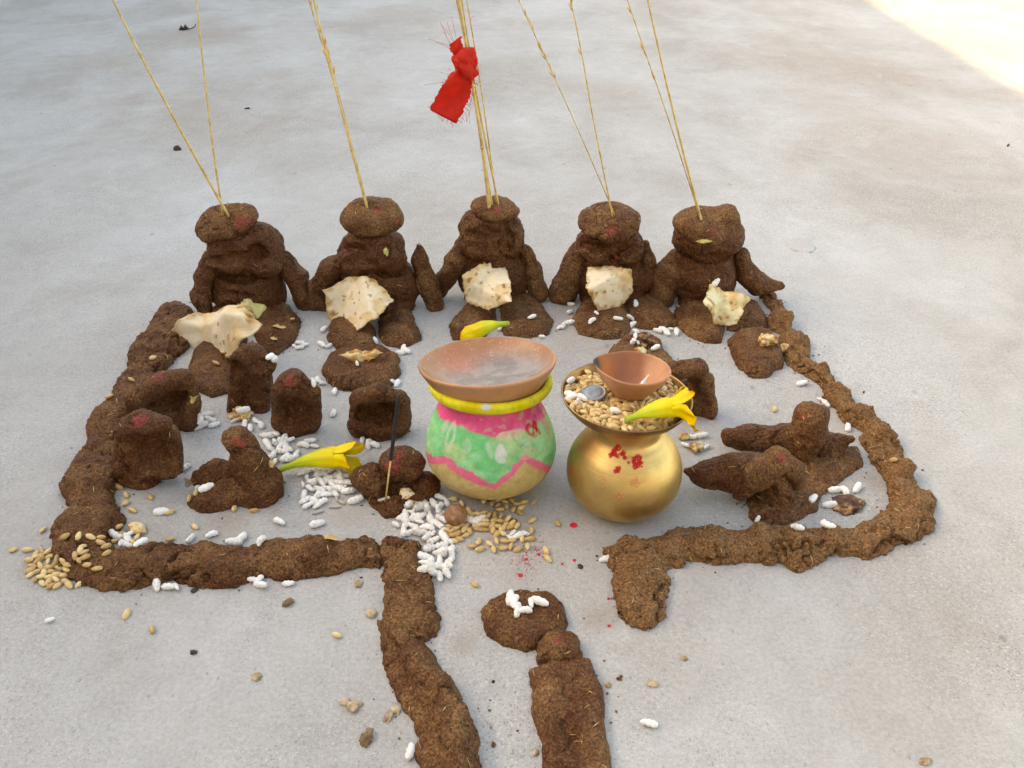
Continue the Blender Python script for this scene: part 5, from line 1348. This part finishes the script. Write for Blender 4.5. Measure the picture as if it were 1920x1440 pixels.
P([(1523, 938), (1555, 950)], "puffed rice grain left of the charred bread piece")
P([(1566, 922), (1582, 924), (1606, 919)], "puffed rice grain behind the charred bread piece")
P([(1492, 992), (1552, 987), (1422, 976)], "puffed rice grain along the right front border's inner edge")
P([(1295, 823), (1313, 820), (1325, 842), (1284, 838)], "puffed rice grain around the bread crumb right of the brass pot")
P([(1138, 1052)], "puffed rice grain at the hooked end of the right border")
P([(956, 1126), (964, 1132)], "left puffed rice grain pair on the gateway figure's head")
P([(970, 1147), (985, 1148), (994, 1134), (1010, 1131)], "puffed rice grain in the right group on the gateway figure's head")
P([(295, 1100), (318, 1104), (332, 1104)], "puffed rice grain at the front left border's outer edge")
P([(475, 1086), (486, 1092), (488, 1100)], "puffed rice grain in the bend of the front left border's outer edge")
P([(541, 1098)], "small white lump below the front left border")
P([(95, 1166)], "lone puffed rice grain on the lower left concrete")
P([(303, 963)], "puffed rice grain in front of the tall folded hood")
P([(216, 1003), (228, 1022), (240, 1012), (246, 1004), (238, 1025), (262, 1022)], "puffed rice grain heaped in the front left corner")
P([(358, 1014), (398, 1006), (440, 1020), (452, 1014), (490, 1018)], "puffed rice grain along the front left border's inner edge")
P([(524, 981)], "lone puffed rice grain right of the bending figure's leg")
P([(596, 986)], "lone puffed rice grain below the ash sticks")
P([(668, 941)], "puffed rice grain left of the incense lump")
P([(388, 918), (381, 913)], "puffed rice grain under the bending figure's arm")
P([(347, 880)], "puffed rice grain between the tall hood and the bending figure")
P([(770, 1413)], "puffed rice grain by the twisted strip at the lower edge")
P([(1217, 1360)], "ragged puffed rice grain on the lower right concrete")
P([(680, 830), (692, 836), (668, 833), (702, 838)], "puffed rice grain in front of the hollow dung cup")
P([(625, 778)], "puffed rice grain right of the red-topped hood, alone")
P([(570, 838), (582, 830), (590, 840)], "puffed rice grain behind the yellow flower")
P([(972, 1008), (962, 1003), (985, 1004), (958, 1012)], "puffed rice grain of the cluster among the wheat right of the betel nut")
P([(884, 980), (896, 978)], "puffed rice grain beside the betel nut's right side")
P([(455, 770), (440, 792), (460, 798), (480, 792), (490, 800), (470, 806)], "puffed rice grain around the broken bread chunk")
P([(1066, 716), (1072, 748), (1078, 756), (1088, 750), (1066, 742)], "puffed rice grain at the left rim of the brass dish")
P([(1150, 775)], "puffed rice grain in the dish in front of the oil lamp")
P([(1192, 632), (1196, 646), (1228, 655)], "puffed rice grain on the burnt clump behind the clay lamp")
tw = []
Wt(fill([(48, 1050), (90, 1040), (128, 1055), (130, 1100), (85, 1102), (55, 1080)], 36, 11, tw), "wheat grain in the pile outside the front left corner")
Wt([(82, 996), (25, 1034), (52, 1034), (68, 1042), (80, 1035), (92, 1037), (130, 1099), (150, 1098)], "wheat grain strewn outside the left border's corner")
Wt([(123, 1008), (150, 1007), (170, 1009), (190, 1010), (188, 1020), (198, 1027), (152, 1034), (142, 1044), (160, 1038), (150, 1054), (165, 1062), (183, 1068), (200, 1040), (160, 1048), (155, 1028)], "wheat grain lying on top of the border's front left corner")
Wt([(222, 987), (228, 1004), (250, 1020), (258, 1010), (214, 1018), (320, 1014)], "wheat grain among the white grains in the front left corner")
Wt([(222, 915), (237, 930), (282, 934), (236, 946), (249, 959), (320, 963), (366, 990), (358, 935)], "wheat grain in front of the tall folded hood")
tw2 = []
Wt(fill([(862, 955), (900, 962), (955, 972), (975, 985), (940, 1005), (900, 998), (850, 1018), (830, 1005), (838, 990)], 62, 10.5, tw2), "wheat grain in the pile right of the betel nut")
Wt(fill([(905, 940), (950, 938), (985, 945), (975, 965), (935, 960)], 18, 12, tw2), "wheat grain under the painted pot's front")
Wt(fill([(880, 1020), (960, 1010), (1000, 1012), (985, 1035), (890, 1038)], 17, 14, tw2), "wheat grain at the near edge of the wheat pile")
Wt([(850, 938), (866, 946), (1000, 945), (1023, 1035), (1027, 1050), (998, 978), (996, 998)], "wheat grain strewn around the wheat pile")
Wt([(890, 1098)], "lone wheat grain above the gateway figure's head")
Wt([(1046, 983)], "lone wheat grain left of the red drop by the brass pot")
Wt([(238, 1154)], "upper of two wheat grains on the lower left concrete")
Wt([(286, 1182)], "lower of two wheat grains on the lower left concrete")
Wt([(633, 1194)], "lone wheat grain left of the upper dung strip")
Wt([(810, 1020), (800, 1002), (812, 985)], "wheat grain mixed into the white heap")
Wt([(467, 592), (470, 580), (548, 600), (405, 683), (420, 660), (430, 668)], "wheat grain scattered on the leftmost figure's legs and patty")
Wt([(288, 673), (246, 714), (205, 745)], "wheat grain on the left border")
Wt([(1678, 864), (1452, 770)], "wheat grain near the right border")
Wt([(506, 872), (640, 900), (515, 868), (555, 872)], "wheat grain by the ground flower")
Wt([(477, 960), (440, 955), (370, 925), (375, 918)], "wheat grain tucked under the bending figure's leg")
for kind, pts, lab, grp in CL:
    for (x, y) in pts: put(kind, x, y, cast, lab, grp if len(pts) > 1 else None)
# a second layer on the thick white heaps
cast = caster()
for poly, n_, lab in [([(505, 820), (535, 820), (545, 850), (515, 865)], 7, "puffed rice grain in the heap between the red-topped hood and the yellow flower"),
                      ([(585, 892), (650, 895), (650, 915), (600, 925)], 7, "puffed rice grain in the heap in front of the yellow flower"),
                      ([(760, 958), (830, 950), (830, 995), (765, 1000)], 12, "puffed rice grain in the heap left of the betel nut"),
                      ([(805, 1020), (845, 1020), (840, 1070), (805, 1070)], 6, "puffed rice grain beside the upper dung strip's right edge")]:
    for x, y in fill(poly, n_, 18): put('p', x, y, cast, lab, lab)

# ------------------------------------------------------------------ kumkum on the concrete
def blot(px, py, r, seed):
    c = G(px, py); s = mpp(c); th = np.linspace(0, 2 * np.pi, 22, endpoint=False)
    rad = r * s * (1 + 0.4 * fbm(np.stack([np.cos(th), np.sin(th), th * 0], -1), 2.2, seed, 2))
    ring = np.stack([rad * np.cos(th), rad * np.sin(th), th * 0 + 0.0003], -1)
    top = ring * np.array([.75, .75, 1]) + np.array([0, 0, 0.0006])
    return c, ring, top
def blot_mesh(name, items, org_):
    Vv, Ff = [], []; off = 0
    for c, ring, top in items:
        k = len(ring); Vv += (ring + c - org_).tolist() + (top + c - org_).tolist()
        Ff += [[off + a, off + (a + 1) % k, off + k + (a + 1) % k, off + k + a] for a in range(k)] + [[off + k + a for a in range(k)]]
        off += 2 * k
    me = bpy.data.meshes.new(name); me.from_pydata(Vv, [], Ff); me.update(); return me
for px, py, r, lab in [(1076, 985, 7.5, "largest red drop on the concrete left of the brass pot"), (976, 1079, 5, "red blot at the foot of the pink powder in the gateway"), (1010, 1040, 3.5, "small red blot right of the pink powder"), (1141, 1123, 3, "upper tiny red drop beside the right border's hook"), (1142, 1174, 3.5, "lower tiny red drop beside the right border's hook"), (1077, 1051, 3.5, "tiny red drop right of the pink powder by the black dot"), (1054, 1058, 2.5, "tiniest red drop between pink powder and black dot")]:
    it = blot(px, py, r, int(px + py)); tag(link("kumkum_drop", blot_mesh("kumkum_drop", [it], it[0]), MAT['kumkum'], None, it[0]), lab, "kumkum drop", "red drops on the concrete")
its = []
rk = random.Random(9)
for k in range(80):
    its.append(blot(rk.gauss(985, 11), rk.gauss(1052, 17), rk.uniform(0.4, 1.2), k))
for k in range(24): its.append(blot(rk.gauss(1008, 5), rk.gauss(1028, 9), rk.uniform(0.4, 1.2), k + 300))
o_ = G(985, 1052); pk = link("kumkum_powder", blot_mesh("kumkum_powder", its, o_), MAT['kumkum'], None, o_); pk["kind"] = "stuff"; tag(pk, "dusting of pink kumkum powder on the concrete in the gateway", "kumkum")
# flaking chip in the far concrete
c = G(1505, 462); s = mpp(c)
o = link("concrete_chip", lump_mesh("concrete_chip", np.array([26, 30, 3.0]) * s, 950, 0.3, 3), MAT['ground'], None, c + np.array([0, 0, -0.0005]))
add_float(o.data, "stain", np.zeros(len(o.data.vertices)))
tag(o, "lifted flake of concrete right of the rightmost figure", "concrete chip")

# ------------------------------------------------------------------ straw flecks in the dung and crumbs fallen from it
def gather():
    out = []
    bpy.context.view_layer.update()
    for o in bpy.data.objects:
        if o.type == 'MESH' and o.data.materials and o.data.materials[0] == MAT['dung']:
            n_ = len(o.data.vertices); co = np.zeros(n_ * 3, np.float32); no = np.zeros(n_ * 3, np.float32)
            o.data.vertices.foreach_get("co", co); o.data.vertices.foreach_get("normal", no)
            out.append((co.reshape(-1, 3) + np.array(o.matrix_world.translation), no.reshape(-1, 3), "border" in o.name or "strip" in o.name or o.name.startswith("body")))
    return out
rsf = np.random.RandomState(77)
parts = []; crumbsV, crumbsF, off = [], [], 0
cm = lump_mesh("crumb_seed", (1, 1, 0.8), 5, 0.5, 1)
cv = np.zeros(len(cm.vertices) * 3); cm.vertices.foreach_get("co", cv); cv = cv.reshape(-1, 3)
cf = np.array([list(p.vertices) for p in cm.polygons])
bpy.data.meshes.remove(cm)
for co, no, bord in gather():
    up = np.where((no[:, 2] > 0.2) & (co[:, 2] > 0.003))[0]
    if len(up) == 0: continue
    for i in rsf.choice(up, max(2, int(len(up) / (260 if bord else 620)))):
        n_ = no[i]; t_ = np.cross(n_, rsf.randn(3)); t_ /= np.linalg.norm(t_) + 1e-9
        L_ = rsf.uniform(0.0015, 0.0048); c_ = co[i] + n_ * 0.0004
        parts.append(tube([c_ - t_ * L_, c_ + n_ * 0.0003, c_ + t_ * L_], [0.00012, rsf.uniform(0.00020, 0.00042), 0.00012], 4))
    low = np.where((co[:, 2] < 0.004) & (np.abs(no[:, 2]) < 0.75))[0]
    if len(low) == 0: continue
    for i in rsf.choice(low, max(2, int(len(low) / (45 if bord else 90)))):
        dist = abs(rsf.randn()) * 0.009; r_ = rsf.uniform(0.0004, 0.0013) * (1.6 if rsf.rand() < 0.06 else 1)
        p_ = co[i] + np.array([no[i][0], no[i][1], 0]) * dist + rsf.randn(3) * 0.003; p_[2] = r_ * 0.5
        crumbsV.append(cv * r_ * (1 + 0.3 * rsf.randn(3)) + p_); crumbsF.append(cf + off); off += len(cv)
fl_ = link("straw_flecks", tube_mesh("straw_flecks", parts), MAT['straw']); fl_["kind"] = "stuff"; tag(fl_, "chopped straw flecks pressed into the dung", "straw flecks")
me = mesh_np("dung_crumbs", np.concatenate(crumbsV), np.concatenate(crumbsF)); add_float(me, "dry", np.full(len(me.vertices), 0.6)); add_float(me, "red", np.zeros(len(me.vertices)))
cr_ = link("dung_crumbs", me, MAT['dung']); cr_["kind"] = "stuff"; tag(cr_, "fine dung crumbs fallen beside the borders and figures", "crumbs")
